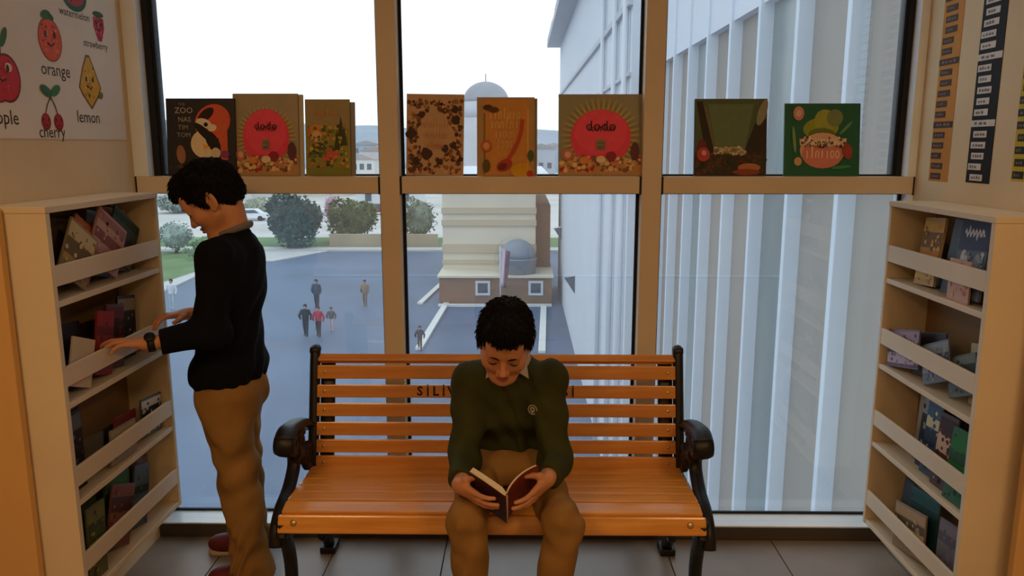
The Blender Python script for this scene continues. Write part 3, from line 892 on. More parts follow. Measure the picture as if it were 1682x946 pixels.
shelf_books(1, RB[0], [
    (2.31, .115, .125, .006, 0, 0, '#c9a08c', bands(['#d8b49a', '#c97a68', '#d9c4a8'], 41), 'small pink and cream book whose foot shows under the top rail, right bookcase'),
    (2.30, .155, .238, .008, 5, 8, '#3a4254', art_script, 'grey blue book with silvery script, right top tier'),
    (2.56, .125, .225, .009, 4, 8, '#b58a2c', bands(['#d0a63c', '#7a5a20', '#c98a2c', '#e0c060'], 21), 'golden yellow book on the right top tier'),
    (2.40, .16, .235, .008, 0, 7, '#17161a', None, 'black book between the yellow and grey blue books, right top tier'),
    (2.20, .07, .23, .008, 0, 7, '#3d2620', None, 'dark brown book at the near end of the right top tier'),
    (2.655, .09, .15, .008, 0, 6, '#2c6a50', bands(['#3c8a68', '#9ab8a8'], 22), 'teal green book whose foot shows under the rail, right top tier')    ,(2.53, .12, .14, .008, 0, 6, '#101114', None, 'low black book between teal and pink feet, right top tier')], RG[0])
shelf_books(1, RB[1], [
    (2.60, .21, .13, .005, 12, 4, '#7d6a84', bands(['#a894ac', '#5a4a64', '#c0b0be', '#6a5870'], 23), 'mauve patterned magazine at the window end, right second tier'),
    (2.40, .16, .13, .005, 22, 4, '#6a7684', bands(['#8a95a0', '#4a5560', '#a0a8ac'], 24), 'grey blue magazine in the middle of the right second tier'),
    (2.27, .15, .125, .005, 22, 4, '#5d6a68', bands(['#76857f', '#3c4644'], 25), 'teal grey magazine toward the near end, right second tier'),
    (2.50, .20, .145, .005, 12, 3, '#2c2630', None, 'thin black-edged magazine behind the mauve one, right second tier'),
    (2.23, .11, .185, .005, 10, 3, '#b0a48c', None, 'cream booklet at the near end, right second tier')], RG[1])
shelf_books(1, RB[2], [
    (2.215, .13, .225, .007, 3, 6, '#1e5a26', bands(['#24702c', '#1a4a22', '#2f7d34'], 26), 'bright green book at the near end, right third tier'),
    (2.33, .10, .235, .007, 3, 6, '#4a2418', bands(['#3a1a14', '#c9a88c', '#5c2c1c'], 27), 'brown book with a cream figure, right third tier'),
    (2.43, .09, .24, .007, 3, 5, '#2c4258', bands(['#3a5a78', '#c9c49a', '#22344a'], 28), 'blue and cream book, right third tier'),
    (2.50, .06, .245, .007, 3, 5, '#1c1c1e', bands(['#8a8a8c', '#1a1a1c'], 29), 'black and grey book, right third tier'),
    (2.55, .05, .248, .007, 2, 4, '#8a7a60', None, 'narrow tan book at the window side, right third tier'),
    (2.19, .08, .25, .007, 0, 3, '#5a1e18', None, 'dark red book behind the green one, right third tier')    ,(2.40, .17, .236, .006, 3, 2, '#22261e', None, 'dark book at the back of the right third tier')], RG[2])
shelf_books(1, RB[3], [
    (2.45, .20, .155, .006, 10, 5, '#8a7250', bands(['#a88c66', '#5c4a34', '#c0a47c'], 30), 'tan patterned booklet slanting low in the right bottom tier'),
    (2.23, .15, .215, .006, 6, 5, '#6a6268', bands(['#787078', '#56505a'], 31), 'grey mauve book at the near end of the right bottom tier'),
    (2.42, .18, .225, .007, 8, 5, '#14403c', bands(['#1a4c46', '#103430'], 32), 'dark teal book in the middle of the right bottom tier'),
    (2.58, .07, .22, .007, 0, 5, '#1c1a1c', None, 'black book at the window side of the right bottom tier'),
    (2.60, .05, .235, .007, 0, 4, '#a08458', None, 'narrow beige book behind the black one, right bottom tier'),
    (2.36, .16, .10, .006, 4, 3, '#c9c0ac', None, 'white-edged booklet lying low behind the teal book, right bottom tier')], RG[3])

# ================================================================= wall prints
PAPER = mat('poster_paper', '#e6ddd0', 0.7, 0.2, var=0.03, scale=6)
post = thing('fruit_poster', 'white poster of smiling hand-drawn fruit with English names, on the left wall', 'poster', (-1.4535, 2.36, 1.568))
MB().box((-.0008, -.275, 0.0), (.0008, .535, 1.0), PAPER).build('sheet', post)
# art plane: local x -> world +Y, local z -> world Z, facing +X
PM = Matrix.Translation((0.0012, 0, 0)) @ Matrix.Rotation(PI / 2, 4, 'Z')
def P(name, fn):
    a = Art(0.0002); fn(a); a.build(name, post, PM)
def yz(y, z):
    return y - 2.36, z - 1.568
def face(a, x, z, k, ink_='#3a2018'):
    a.ell(x - .018 * k, z + .012 * k, .005 * k, .008 * k, ink_, n=10).ell(x + .018 * k, z + .012 * k, .005 * k, .008 * k, ink_, n=10)
    a.line([(x - .012 * k, z - .008 * k), (x, z - .015 * k), (x + .012 * k, z - .008 * k)], .004 * k, ink_)
def f_apple(a):
    x, z = yz(2.225, 1.735)
    a.ell(x - .02, z, .062, .070, '#7a1a18', n=24).ell(x + .022, z, .060, .068, '#7a1a18', n=24).ell(x - .018, z, .056, .064, '#c9241e', n=24).ell(x + .02, z, .055, .062, '#c9241e', n=24)
    a.line([(x, z + .055), (x + .004, z + .09), (x + .01, z + .105)], .007, '#4a3018').ell(x + .024, z + .112, .012, .032, '#3c6a2a', -.5)
    a.dots(x - .05, z - .04, x + .05, z + .05, 16, .004, ['#e8604c', '#a81a1a'], 3); a.ell(x - .03, z + .03, .018, .014, '#e6c8b4').ell(x + .03, z + .03, .016, .013, '#e6c8b4'); face(a, x, z + .01, 1.4)
def f_orange(a):
    x, z = yz(2.474, 1.868)
    a.ell(x, z, .062, .066, '#a03c14', n=26).ell(x, z, .057, .061, '#e0581e', n=26).dots(x - .04, z - .045, x + .04, z + .045, 30, .004, ['#f08a4c', '#c4481a'], 4)
    a.ell(x - .012, z + .072, .026, .014, '#3c6a2a', .2).ell(x + .012, z + .068, .016, .010, '#2f5a24', -.3); face(a, x, z, 1.3)
def f_lemon(a):
    x, z = yz(2.676, 1.757)
    a.poly([(x - .068, z - .02), (x - .05, z - .045), (x, z - .09), (x + .052, z - .045), (x + .07, z - .015), (x + .038, z + .045), (x + .012, z + .088), (x - .01, z + .088), (x - .04, z + .04)], '#7a5a14')
    a.poly([(x - .060, z - .02), (x - .045, z - .04), (x, z - .08), (x + .046, z - .04), (x + .062, z - .015), (x + .033, z + .042), (x + .009, z + .08), (x - .007, z + .08), (x - .035, z + .038)], '#d8a41e')
    a.dots(x - .03, z - .05, x + .03, z + .05, 22, .005, ['#eac44c', '#b58414'], 5); face(a, x, z - .005, 1.1); a.ell(x + .062, z - .04, .014, .012, '#6a7a2c', .4)
def f_cherry(a):
    x, z = yz(2.444, 1.66)
    for d in (-.034, .030):
        a.line([(x, z + .035), (x + d * .6, z + .01), (x + d, z - .02)], .005, '#5c4a2c').ell(x + d, z - .040, .024, .026, '#8c1a20', n=18).ell(x + d, z - .038, .019, .021, '#b8242a', n=18); face(a, x + d, z - .042, .7)
    a.ell(x - .022, z + .052, .030, .015, '#2f6a3c', -.4).ell(x + .028, z + .056, .028, .014, '#3c7a46', .5)
def f_straw(a):
    x, z = yz(2.768, 1.948)
    a.poly([(x - .032, z + .03), (x + .032, z + .03), (x + .034, z - .002), (x + .012, z - .048), (x - .012, z - .048), (x - .034, z - .002)], '#b8243c').dots(x - .022, z - .03, x + .022, z + .025, 16, .003, ['#e0a08c', '#8c1a2c'], 6).ell(x, z + .04, .034, .010, '#3c5a2a'); face(a, x, z, .9)
def f_melon(a):
    x, z = yz(2.63, 2.03)
    a.ell(x, z, .075, .055, '#2c5a30', n=22).ell(x, z + .008, .064, .045, '#b8343c', n=22).dots(x - .04, z - .025, x + .04, z + .03, 12, .004, ['#2a1414'], 7); face(a, x, z, 1.2)
for nm, fn in (('apple_drawing', f_apple), ('orange_drawing', f_orange), ('lemon_drawing', f_lemon), ('cherry_drawing', f_cherry), ('strawberry_drawing', f_straw), ('watermelon_drawing', f_melon)):
    P(nm, fn)
for s, y, z, k in (('apple', 2.218, 1.625, .058), ('orange', 2.488, 1.778, .056), ('cherry', 2.436, 1.588, .052), ('lemon', 2.65, 1.640, .056), ('strawberry', 2.737, 1.884, .034), ('watermelon', 2.625, 1.966, .036), ('pear', 2.215, 2.03, .05)):
    x, q = yz(y, z)
    P('fruit_name', lambda a: a.text(s, x, q, k, '#2c2420'))

def strip(label, y0, y1, z0, z1, paper, boxc, n, seed, gcol=None):
    """a vertical paper strip of stuck-on word cards on the right wall (facing -X)"""
    yc = (y0 + y1) / 2
    t = thing('word_strip', label, 'wall chart', (1.4543, yc, z0), 'word strips on the right wall')
    MB().box((-.0006, -(y1 - y0) / 2, 0), (.0006, (y1 - y0) / 2, z1 - z0), mat('strip_' + paper[1:], paper, .7, .2, var=.05, scale=10)).build('backing', t)
    rr = random.Random(seed); H = (z1 - z0) / n; w = y1 - y0
    for k in range(n):
        z = (k + .5) * H; wide = k in (n // 2, 5)
        cw = w * (rr.uniform(.50, .62) if not wide else .98); off = (w - cw) * rr.uniform(.1, .45) * (1 if not wide else 0)
        o = MB().box((-.0011, -cw / 2, -H * .30), (-.0002, cw / 2, H * .30), mat('card_' + boxc[1:], boxc, .6, .3, var=.08, scale=20)).build('card', t)
        o.location = (-.0006, off, z)
        a = Art(.0002)
        a.mb.y = 0
        for j in range(rr.randint(3, 4)):
            x = -cw * .36 + cw * .2 * j
            a.rect(x, -H * .13, x + cw * rr.uniform(.10, .16), H * rr.uniform(.05, .15), gcol)
        q = a.build('print', o, Matrix.Translation((-.0013, 0, 0)) @ Matrix.Rotation(-PI / 2, 4, 'Z'))
strip('orange paper strip of dark brown word cards, next to the window on the right wall', 2.71, 2.835, 1.425, 2.20, '#c98a3c', '#35221a', 22, 3, '#8a5a34')
strip('black paper strip of white word cards, middle of the right wall', 2.468, 2.598, 1.43, 2.18, '#1c1718', '#d6cec4', 22, 4, '#6a625c')
strip('yellow paper strip of black word cards, at the right edge of the photo', 2.27, 2.36, 1.445, 1.84, '#c9b02c', '#1e1a18', 11, 5, '#7a6a2c')
# ================================================================= the two boys
SKIN = mat('skin_tan', '#c58a63', 0.5, 0.35, var=0.05, scale=30, bump=0.02, bscale=300)
LIP = mat('lips', '#a85c4c', 0.45, 0.35)
HAIR = mat('hair_black_brown', '#0e0a08', 0.75, 0.2, var=0.25, scale=80, bump=0.5, bscale=140)
BROW = mat('eyebrow_dark', '#2a1810', 0.8, 0.1)
EYEW = mat('eye_white', '#d8d0c4', 0.3, 0.5)
IRIS = mat('iris_dark', '#1c100a', 0.2, 0.5)
NAVY = mat('knit_navy', '#0d0e14', 0.9, 0.15, var=0.1, scale=20, bump=0.25, bscale=500)
OLIVE = mat('knit_olive', '#3d4022', 0.9, 0.15, var=0.10, scale=14, bump=0.25, bscale=500)
KHAKI = mat('trouser_khaki', '#94703f', 0.85, 0.15, var=0.10, scale=10, bump=0.15, bscale=260)
COLLAR = mat('shirt_grey', '#b0a89e', 0.8, 0.2, var=0.05)
MAROON = mat('shoe_maroon', '#5c1a1e', 0.6, 0.3, var=0.15, scale=20)
SOLE = mat('shoe_sole_pale', '#b9aa98', 0.7, 0.2)
STRAP = mat('watch_strap_black', '#0c0c0e', 0.5, 0.4)

def V3(*a):
    return Vector(a)

def head(B, M, sc=1.0):
    """head in its own frame: face -y, crown +z, origin between the ears"""
    Rm = M.to_3x3()
    def p(x, y, z):
        return tuple(M @ (Vector((x, y, z)) * sc))
    def E(c, r, k=.012, op='add', rot=None):
        A = Rm if rot is None else Rm @ rot
        B.ell(p(*c), [q * sc for q in r], k, op, A)
    def C(a, ra, b, rb, k=.012, op='add'):
        B.cone(p(*a), ra * sc, p(*b), rb * sc, k, op)
    E((0, .014, .035), (.071, .088, .080))
    E((0, -.022, -.022), (.060, .062, .072), .03)
    C((0, -.030, -.045), .047, (0, -.052, -.083), .026, .025)
    E((0, -.071, -.096), (.017, .013, .013), .015)
    for s in (-1, 1):
        E((s * .037, -.052, -.030), (.026, .026, .026), .02)
        C((s * .050, .0, -.05), .020, (s * .022, -.055, -.090), .018, .02)
        E((s * .030, -.090, -.001), (.018, .012, .011), .012, 'sub')
        E((s * .031, -.0735, -.004), (.0150, .0115, .0115), .004)
        # ear
        A = Matrix.Rotation(s * R(-20), 3, 'Z')
        E((s * .075, .014, -.006), (.007, .019, .031), .006, 'add', A)
        E((s * .081, .010, .0), (.004, .010, .017), .004, 'sub', A)
        E((s * .072, .006, -.032), (.006, .009, .010), .005)
    C((-.036, -.074, .017), .010, (.036, -.074, .017), .010, .014)
    E((0, -.070, .045), (.050, .020, .035), .03)
    C((0, -.082, .004), .0075, (0, -.0985, -.032), .0095, .010)
    E((0, -.1005, -.036), (.0105, .009, .0085), .006)
    for s in (-1, 1):
        E((s * .0115, -.090, -.039), (.0072, .0085, .0065), .004)
        E((s * .0065, -.096, -.0455), (.003, .0035, .003), .002, 'sub')
    E((0, -.0835, -.0590), (.021, .0085, .0058), .004)
    E((0, -.0820, -.0700), (.018, .0085, .0066), .003)
    E((0, -.0905, -.0642), (.020, .0040, .0012), .0015, 'sub')

def face_bits(person, M, sc=1.0):
    """eyebrows, eyes with lashes: children of the person"""
    def p(x, y, z):
        return M @ (Vector((x, y, z)) * sc) - person.location
    for s in (-1, 1):
        MB().tube([p(s * .012, -.0895, .0135), p(s * .022, -.0890, .018), p(s * .034, -.0865, .0195), p(s * .046, -.0775, .0145)], [.0030 * sc, .0046 * sc, .0040 * sc, .0018 * sc], BROW, 8).build('eyebrow', person)
        MB().tube([p(s * .0165, -.0790, -.0085), p(s * .024, -.0845, -.0105), p(s * .031, -.0858, -.011), p(s * .039, -.0825, -.0098), p(s * .0465, -.0735, -.0065)], [.0009 * sc, .0019 * sc, .0022 * sc, .0019 * sc, .0010 * sc], IRIS, 6).build('eyelashes', person)
        e = MB(); c = p(s * .031, -.0735, -.0050)
        e.lathe([(.0001, -.0112), (.006, -.0095), (.0105, -.004), (.0112, 0), (.0105, .004), (.006, .0095), (.0001, .0112)], EYEW, 14, M=Matrix.Translation(c) @ M.to_3x3().to_4x4())
        e.build('eye', person)

def lip_pick(M, sc):
    Mi = np.array(M.inverted())
    def f(C):
        q = C @ Mi[:3, :3].T + Mi[:3, 3]
        q = q / sc
        zone = (np.abs(q[:, 0]) < .0215) & (q[:, 1] < -.078) & (((q[:, 2] + .0645) / .0118) ** 2 + (q[:, 0] / .0225) ** 2 < 1)
        return zone.astype(int)
    return f

def hand(B, W, d, n, t, k=1.0, curl=(20, 30, 20), spread=.30, thumb=(.45, .80, .25), tcurl=20, rw=.019):
    """W wrist, d toward the fingers, n palm side, t thumb side; five separate fingers"""
    d = Vector(d).normalized(); n = Vector(n); n = (n - d * n.dot(d)).normalized()
    t0 = Vector(t); t = d.cross(n); t = t if t.dot(t0) > 0 else -t
    W = Vector(W)
    offs = (.0265, .0092, -.0085, -.0255); lens = (.064, .071, .066, .051); heads = (.074, .077, .073, .066)
    knu = []
    B.cone(W - d * .01 * k, rw * k, W + d * .02 * k, .017 * k, .012)
    for o, hl in zip(offs, heads):
        q = W + d * hl * k + t * o * k - n * (.004 * k if abs(o) < .02 else 0)
        B.cone(W + d * .012 * k + t * o * .45 * k, .0135 * k, q, .0088 * k, .010)
        knu.append(q)
    for i, (q, L, o) in enumerate(zip(knu, lens, offs)):
        c = curl[i] if isinstance(curl[0], (list, tuple)) else curl
        dd = (d + t * o / .0265 * spread * .28).normalized()
        a = 0; p = q; r = .0079 * k if i < 3 else .0069 * k
        for seg, (fr, cu) in enumerate(zip((.44, .31, .25), c)):
            a += R(cu)
            v = dd * math.cos(a) + n * math.sin(a)
            e = p + v * (L * fr * k)
            B.cone(p, r, e, r * .90, .0026)
            r *= .90; p = e
    p = W + d * .016 * k + t * .020 * k
    v = (d * thumb[0] + t * thumb[1] + n * thumb[2]).normalized()
    B.cone(W + d * .012 * k + t * .008 * k, .015 * k, p + v * .018 * k, .0125 * k, .010)
    p = p + v * .018 * k
    for L, r0, r1 in ((.026, .0108, .0095), (.023, .0092, .0075)):
        v = (v + d * math.sin(R(tcurl)) * 1.0).normalized()
        e = p + v * L * k
        B.cone(p, r0 * k, e, r1 * k, .004); p = e

def hair(person, M, sc, lo, hi, shape, seed=1, h=.0035):
    B = Sdf(lo, hi, h)
    Rm = M.to_3x3()
    def p(x, y, z):
        return tuple(M @ (Vector((x, y, z)) * sc))
    shape(B, p, Rm, sc)
    Mi = np.array(M.inverted())
    ph = [random.Random(seed + i).uniform(0, 6) for i in range(8)]
    def w(X, Y, Z):
        u = Mi[0, 0] * X + Mi[0, 1] * Y + Mi[0, 2] * Z + Mi[0, 3]
        v = Mi[1, 0] * X + Mi[1, 1] * Y + Mi[1, 2] * Z + Mi[1, 3]
        z = Mi[2, 0] * X + Mi[2, 1] * Y + Mi[2, 2] * Z + Mi[2, 3]
        s = np.sin(190 * u + 60 * v + 40 * np.sin(9 * z) + ph[0]) * np.sin(150 * v + 70 * z + ph[1])
        s2 = np.sin(380 * u + 90 * z + ph[2]) * np.sin(300 * v - 120 * u + ph[3])
        return .0016 * s + .0010 * s2
    B.warp(w)
    o = B.mesh('hair', HAIR, person)
    # short locks lying on the surface, flowing away from the whorl
    me = o.data; rr = random.Random(seed)
    me.update()
    off = wloc(o)
    V = [v.co.copy() for v in me.vertices]; Nn = [n.vector.copy() for n in me.vertex_normals]
    F = [tuple(p.vertices) for p in me.polygons]
    whorl = M @ (Vector((.01, .065, .115)) * sc); mi = M.inverted()
    base = len(V)
    for _ in range(2600):
        k = rr.randrange(base)
        c, n = V[k], Nn[k]
        t = c - whorl; t = t - n * t.dot(n)
        if t.length < 1e-4:
            continue
        t = (t.normalized() + Vector((rr.gauss(0, .22), rr.gauss(0, .22), rr.gauss(0, .22))))
        t = (t - n * t.dot(n)).normalized(); b = n.cross(t)
        L = rr.uniform(.012, .024) * sc; w = rr.uniform(.0012, .0026)
        lq = mi @ c
        if lq.z < .03 * sc and lq.y < -.02 * sc or lq.z < -.01:
            L *= .45
        i = len(V)
        p1 = c + t * L * .55 + n * .0030; p2 = c + t * L + n * rr.uniform(.0005, .0045)
        V += [c - b * w - n * .001, c + b * w - n * .001, c + n * .0026, p1 - b * w * .7, p1 + b * w * .7, p1 + n * .0016, p2]
        F += [(i, i + 2, i + 5, i + 3), (i + 2, i + 1, i + 4, i + 5), (i + 1, i, i + 3, i + 4), (i + 3, i + 5, i + 6), (i + 5, i + 4, i + 6), (i + 4, i + 3, i + 6)]
    m2 = bpy.data.meshes.new('hair'); m2.from_pydata(V, [], F); m2.materials.append(HAIR)
    m2.polygons.foreach_set('use_smooth', [True] * len(F)); m2.update()
    o.data = m2
    return o

def shoe_pair(person, feet):
    """feet: (heel, toe) points on the floor"""
    for heel, toe in feet:
        heel, toe = Vector(heel), Vector(toe)
        lo = [min(a, b) - .09 for a, b in zip(heel, toe)]; hi = [max(a, b) + .09 for a, b in zip(heel, toe)]
        lo[2] = -.01; hi[2] = .14
        d = (toe - heel).normalized(); u = Vector((0, 0, 1)); s = d.cross(u)
        A = Matrix((d, s, u)).transposed()
        L = (toe - heel).length
        B = Sdf(lo, hi, .004)
        B.ell(heel + d * .045 + u * .045, (.052, .036, .050), .02, 'add', A)
        B.cone(heel + d * .05 + u * .06, .034, heel + d * .05 + u * .098, .033, .02)
        B.ell(heel + d * (L * .55) + u * .040, (L * .42, .037, .036), .02, 'add', A)
        B.ell(heel + d * (L - .055) + u * .034, (.055, .041, .030), .02, 'add', A)
        B.cone(heel + d * .075 + u * .075, .028, heel + d * (L * .6) + u * .05, .024, .02)
        B.cut((0, 0, .016), (0, 0, -1))
        o = B.mesh('shoe', MAROON, person)
        B = Sdf(lo, hi, .004)
        B.cone(heel + d * .036 + u * .012, .036, heel + d * (L * .5) + u * .012, .033, .01)
        B.cone(heel + d * (L * .5) + u * .012, .033, heel + d * (L - .040) + u * .012, .041, .015)
        B.cut((0, 0, .021), (0, 0, 1)).cut((0, 0, .001), (0, 0, -1))
        B.mesh('sole', SOLE, o)
        # laces
        lc = MB()
        for q in (.45, .54, .63):
            c = heel + d * (L * q) + u * (.078 - .022 * (q - .45) / .18) - wloc(o)
            lc.tube([c + s * .026 - u * .010, c + u * .003, c - s * .026 - u * .010], .003, SOLE, 6)
        lc.build('laces', o)

# ----------------------------------------------------------------- standing boy
bs = thing('person', 'standing boy in a navy sweater and khaki trousers, reaching into the left bookcase', 'person', (-1.02, 2.66, 0))
HM = Matrix.Translation((-1.056, 2.655, 1.366)) @ Matrix.Rotation(R(-84), 4, 'Z') @ Matrix.Rotation(R(33), 4, 'X')
HS = 1.04
ls, rs = V3(-1.005, 2.535, 1.185), V3(-1.020, 2.785, 1.185)          # near (left) and far (right) shoulder
le, lw = V3(-1.030, 2.470, .945), V3(-1.197, 2.400, .925)
re, rw_ = V3(-1.075, 2.835, .945), V3(-1.205, 2.725, .952)
B = Sdf((-1.38, 2.26, .62), (-.86, 2.92, 1.53), .0025)
head(B, HM, HS)
nb = HM @ (V3(0, .030, -.055) * HS)
B.cone(nb, .046, (-.985, 2.66, 1.225), .052, .025)
B.ell((-1.005, 2.66, 1.12), (.080, .125, .115), .05)
B.ell((-1.03, 2.66, .90), (.075, .100, .17), .05)
B.cone(ls, .045, rs, .045, .05)
for a, b, c in ((ls, le, lw), (rs, re, rw_)):
    B.cone(a, .042, b, .034, .02); B.cone(b, .034, c, .021, .015)
hd = V3(-.080, -.048, .018)
hand(B, lw, hd, (-.1, 0, -1), (.2, 1, .1), .98, ((8, 20, 22), (10, 22, 20), (12, 24, 22), (16, 26, 22)), .5, (.62, .72, .25), 12)
hand(B, rw_, (-.075, -.070, .004), (-.3, -.4, -1), (0, -1, .2), .98, ((14, 30, 25), (18, 32, 25), (22, 34, 25), (26, 34, 25)), .4, (.65, .65, .35), 14)
B.mesh('body', [SKIN, LIP], bs, lip_pick(HM, HS))
face_bits(bs, HM, HS)

def hair_s(B, p, Rm, sc):
    def E(c, r, k=.012, op='add'):
        B.ell(p(*c), [q * sc for q in r], k, op, Rm)
    E((0, .014, .044), (.080, .098, .088))
    E((0, .060, .000), (.068, .050, .062), .02)
    E((0, -.045, .085), (.058, .050, .040), .02)
    E((0, -.075, .070), (.052, .030, .024), .015)
    for s in (-1, 1):
        E((s * .070, .000, .012), (.012, .030, .034), .01)
        E((s * .084, .012, -.012), (.014, .024, .030), .006, 'sub')
    E((0, -.085, -.018), (.085, .060, .068), .012, 'sub')
    B.cut(p(0, .06, -.052), Rm @ V3(0, .5, -1))
hair(bs, HM, HS, (-1.24, 2.53, 1.24), (-.93, 2.79, 1.54), hair_s, 2, .003)

B = Sdf((-1.30, 2.28, .66), (-.82, 2.94, 1.30), .004)
B.cone((-.985, 2.66, 1.19), .078, (-.99, 2.66, 1.235), .060, .03)
B.ell((-.998, 2.66, 1.10), (.103, .150, .130), .05)
B.ell((-1.030, 2.66, .90), (.112, .142, .20), .06)
B.ell((-1.045, 2.66, .765), (.126, .156, .10), .03)
B.ell((-1.000, 2.66, .79), (.085, .140, .09), .03)
B.cone(ls, .060, rs, .060, .05)
for a, b, c in ((ls, le, lw + (lw - le).normalized() * .03), (rs, re, rw_ + V3(0, 0, .0) + (rw_ - re).normalized() * -.05)):
    B.cone(a, .062, b, .050, .03); B.cone(b, .050, c, .036, .025)
B.ell(le + V3(.03, .02, -.01), (.045, .04, .05), .03)
B.cut(lw - (lw - le).normalized() * .040, lw - le, lw - V3(.12, .12, .12), lw + V3(.07, .08, .12))
B.cut(rw_ - (rw_ - re).normalized() * .085, rw_ - re, rw_ - V3(.1, .1, .1), rw_ + V3(.085, .08, .1))
def folds(X, Y, Z):
    f = .0048 * np.sin(38 * Z + 14 * X + 9 * np.sin(11 * Y)) * np.sin(19 * X - 12 * Y + 7 * Z)
    low = np.clip((.84 - Z) / .1, 0, 1)
    return f + .004 * low * np.sin(60 * Z + 6 * np.sin(20 * (X + Y)))
B.warp(folds)
B.cut((-1.03, 2.66, .727), (.18, 0, -1))
B.cut((-.985, 2.66, 1.262), (-.35, 0, 1))
B.mesh('sweater', NAVY, bs)
# shirt collar standing above the neckline
cl = MB(); pts = []
for k in range(28):
    a = 2 * PI * k / 28
    pts.append(V3(-.990 + .054 * math.cos(a), 2.66 + .058 * math.sin(a), 1.262 + .020 * math.cos(a)) - bs.location)
cl.tube(pts, .009, mat('collar_dark_grey', '#77706a', .85, .2), 10, close=True, flat=((0.3, 0, 1), .013))
cl.build('shirt_collar', bs)

lk, la = V3(-1.000, 2.575, .43), V3(-.965, 2.555, .05)
rk, ra = V3(-1.052, 2.745, .43), V3(-1.035, 2.755, .05)
B = Sdf((-1.22, 2.44, .0), (-.80, 2.88, .86), .004)
B.ell((-1.042, 2.66, .73), (.106, .132, .11), .04)
for s, k_, a_ in ((-1, lk, la), (1, rk, ra)):
    hp = V3(-1.043, 2.66 + s * .075, .68)
    B.cone(hp, .088, k_, .070, .03); B.cone(k_, .070, a_, .063, .03)
    B.cone(a_ + V3(0, 0, .03), .068, a_ - V3(0, 0, .06), .072, .03)
B.ell((-.965, 2.64, .69), (.055, .11, .075), .05)
def tfold(X, Y, Z):
    lo_ = np.clip((.30 - Z) / .25, 0, 1)
    return (.0065 * np.sin(30 * Z + 16 * X + 5 * np.sin(14 * Y)) * np.sin(9 * Z - 17 * Y + 11 * X)
            + .007 * lo_ * np.sin(70 * Z + 9 * np.sin(22 * X) + 8 * Y)
            + .005 * np.sin(55 * Z - 35 * X + 4) * np.clip(1 - ((Z - .43) / .12) ** 2, 0, 1))
B.warp(tfold)
B.cut((0, 0, .040), (0, 0, -1)).cut((-1.04, 2.66, .80), (0, 0, 1))
B.mesh('trousers', KHAKI, bs)
shoe_pair(bs, (((-.895, 2.56, 0), (-1.115, 2.53, 0)), ((-.975, 2.765, 0), (-1.210, 2.775, 0))))
# wrist watch
dv = (lw - le).normalized()
wt = MB(); c = lw - dv * .012 - bs.location
wt.lathe([(.0265, -.011), (.0285, -.010), (.0285, .010), (.0265, .011)], STRAP, 20, M=Matrix.Translation(c) @ dv.to_track_quat('Z', 'Y').to_matrix().to_4x4())
w_ = wt.build('wrist_watch', bs)
up = V3(.1, -.55, .8); up = (up - dv * up.dot(dv)).normalized()
MB().lathe([(.0165, 0), (.0175, .003), (.0165, .008), (.012, .0085)], STRAP, 18, M=Matrix.Translation(c + up * .0265) @ up.to_track_quat('Z', 'Y').to_matrix().to_4x4()).build('watch_face', w_)

# ----------------------------------------------------------------- seated boy
bb = thing('person', 'seated boy in an olive sweater and khaki trousers, reading a book on the bench', 'person', (-.045, 2.45, 0))
BM = Matrix.Translation((-.050, 2.235, .980)) @ Matrix.Rotation(R(4), 4, 'Y') @ Matrix.Rotation(R(30), 4, 'X')
BS = 1.02
# the open book first: its frame places the hands
axis = V3(0, -.62, .785).normalized()            # bottom to top edge of the book
nrm = V3(0, .785, .62).normalized()              # towards the reader
SP = V3(-.043, 1.985, .606)                      # top of the spine
PHI = R(36)
PHR = R(47)
dirL = V3(-math.cos(PHI), 0, 0) + nrm * math.sin(PHI)
dirR = V3(math.cos(PHR), 0, 0) + nrm * math.sin(PHR)
BH, BWD = .165, .132
sl_, sr_ = V3(-.158, 2.385, .815), V3(.082, 2.385, .815)
el_, er_ = V3(-.178, 2.285, .585), V3(.102, 2.285, .582)
def outer(u, v):       # point on the cover side: u along the half (+-), v down from the top edge
    dr = dirL if u < 0 else dirR
    return SP + dr * abs(u) - axis * v
inL = V3(math.sin(PHI), 0, 0) + nrm * math.cos(PHI)      # normal of the left half towards its pages
inR = V3(-math.sin(PHR), 0, 0) + nrm * math.cos(PHR)
wl = outer(-.148, .075) - inL * .020
wr = outer(.148, .080) - inR * .020
B = Sdf((-.34, 1.90, .36), (.26, 2.66, 1.13), .0025)
head(B, BM, BS)
nb = BM @ (V3(0, .030, -.055) * BS)
B.cone(nb, .047, (-.045, 2.395, .865), .053, .025)
B.ell((-.045, 2.43, .73), (.125, .085, .14), .05)
B.ell((-.045, 2.50, .57), (.105, .075, .10), .04)
B.cone(sl_, .045, sr_, .045, .05)
for s, hk in ((-1, V3(-.155, 2.055, .50)), (1, V3(.112, 2.055, .50))):
    B.cone((-.045 + s * .078, 2.46, .50), .042, hk, .030, .02)
for a, b, c in ((sl_, el_, wl), (sr_, er_, wr)):
    B.cone(a, .042, b, .036, .02); B.cone(b, .036, c, .022, .015)
hand(B, wl, dirL * -1 + axis * .25 - inL * .12, inL, axis, .98, ((6, 14, 12), (6, 14, 12), (8, 16, 14), (10, 18, 14)), .35, (.30, .55, .80), 30)
hand(B, wr, dirR * -1 + axis * .10 - inR * .12, inR, axis, .98, ((6, 14, 12), (8, 14, 12), (10, 18, 14), (14, 20, 14)), .35, (.30, .55, .80), 30)
B.mesh('body', [SKIN, LIP], bb, lip_pick(BM, BS))
face_bits(bb, BM, BS)
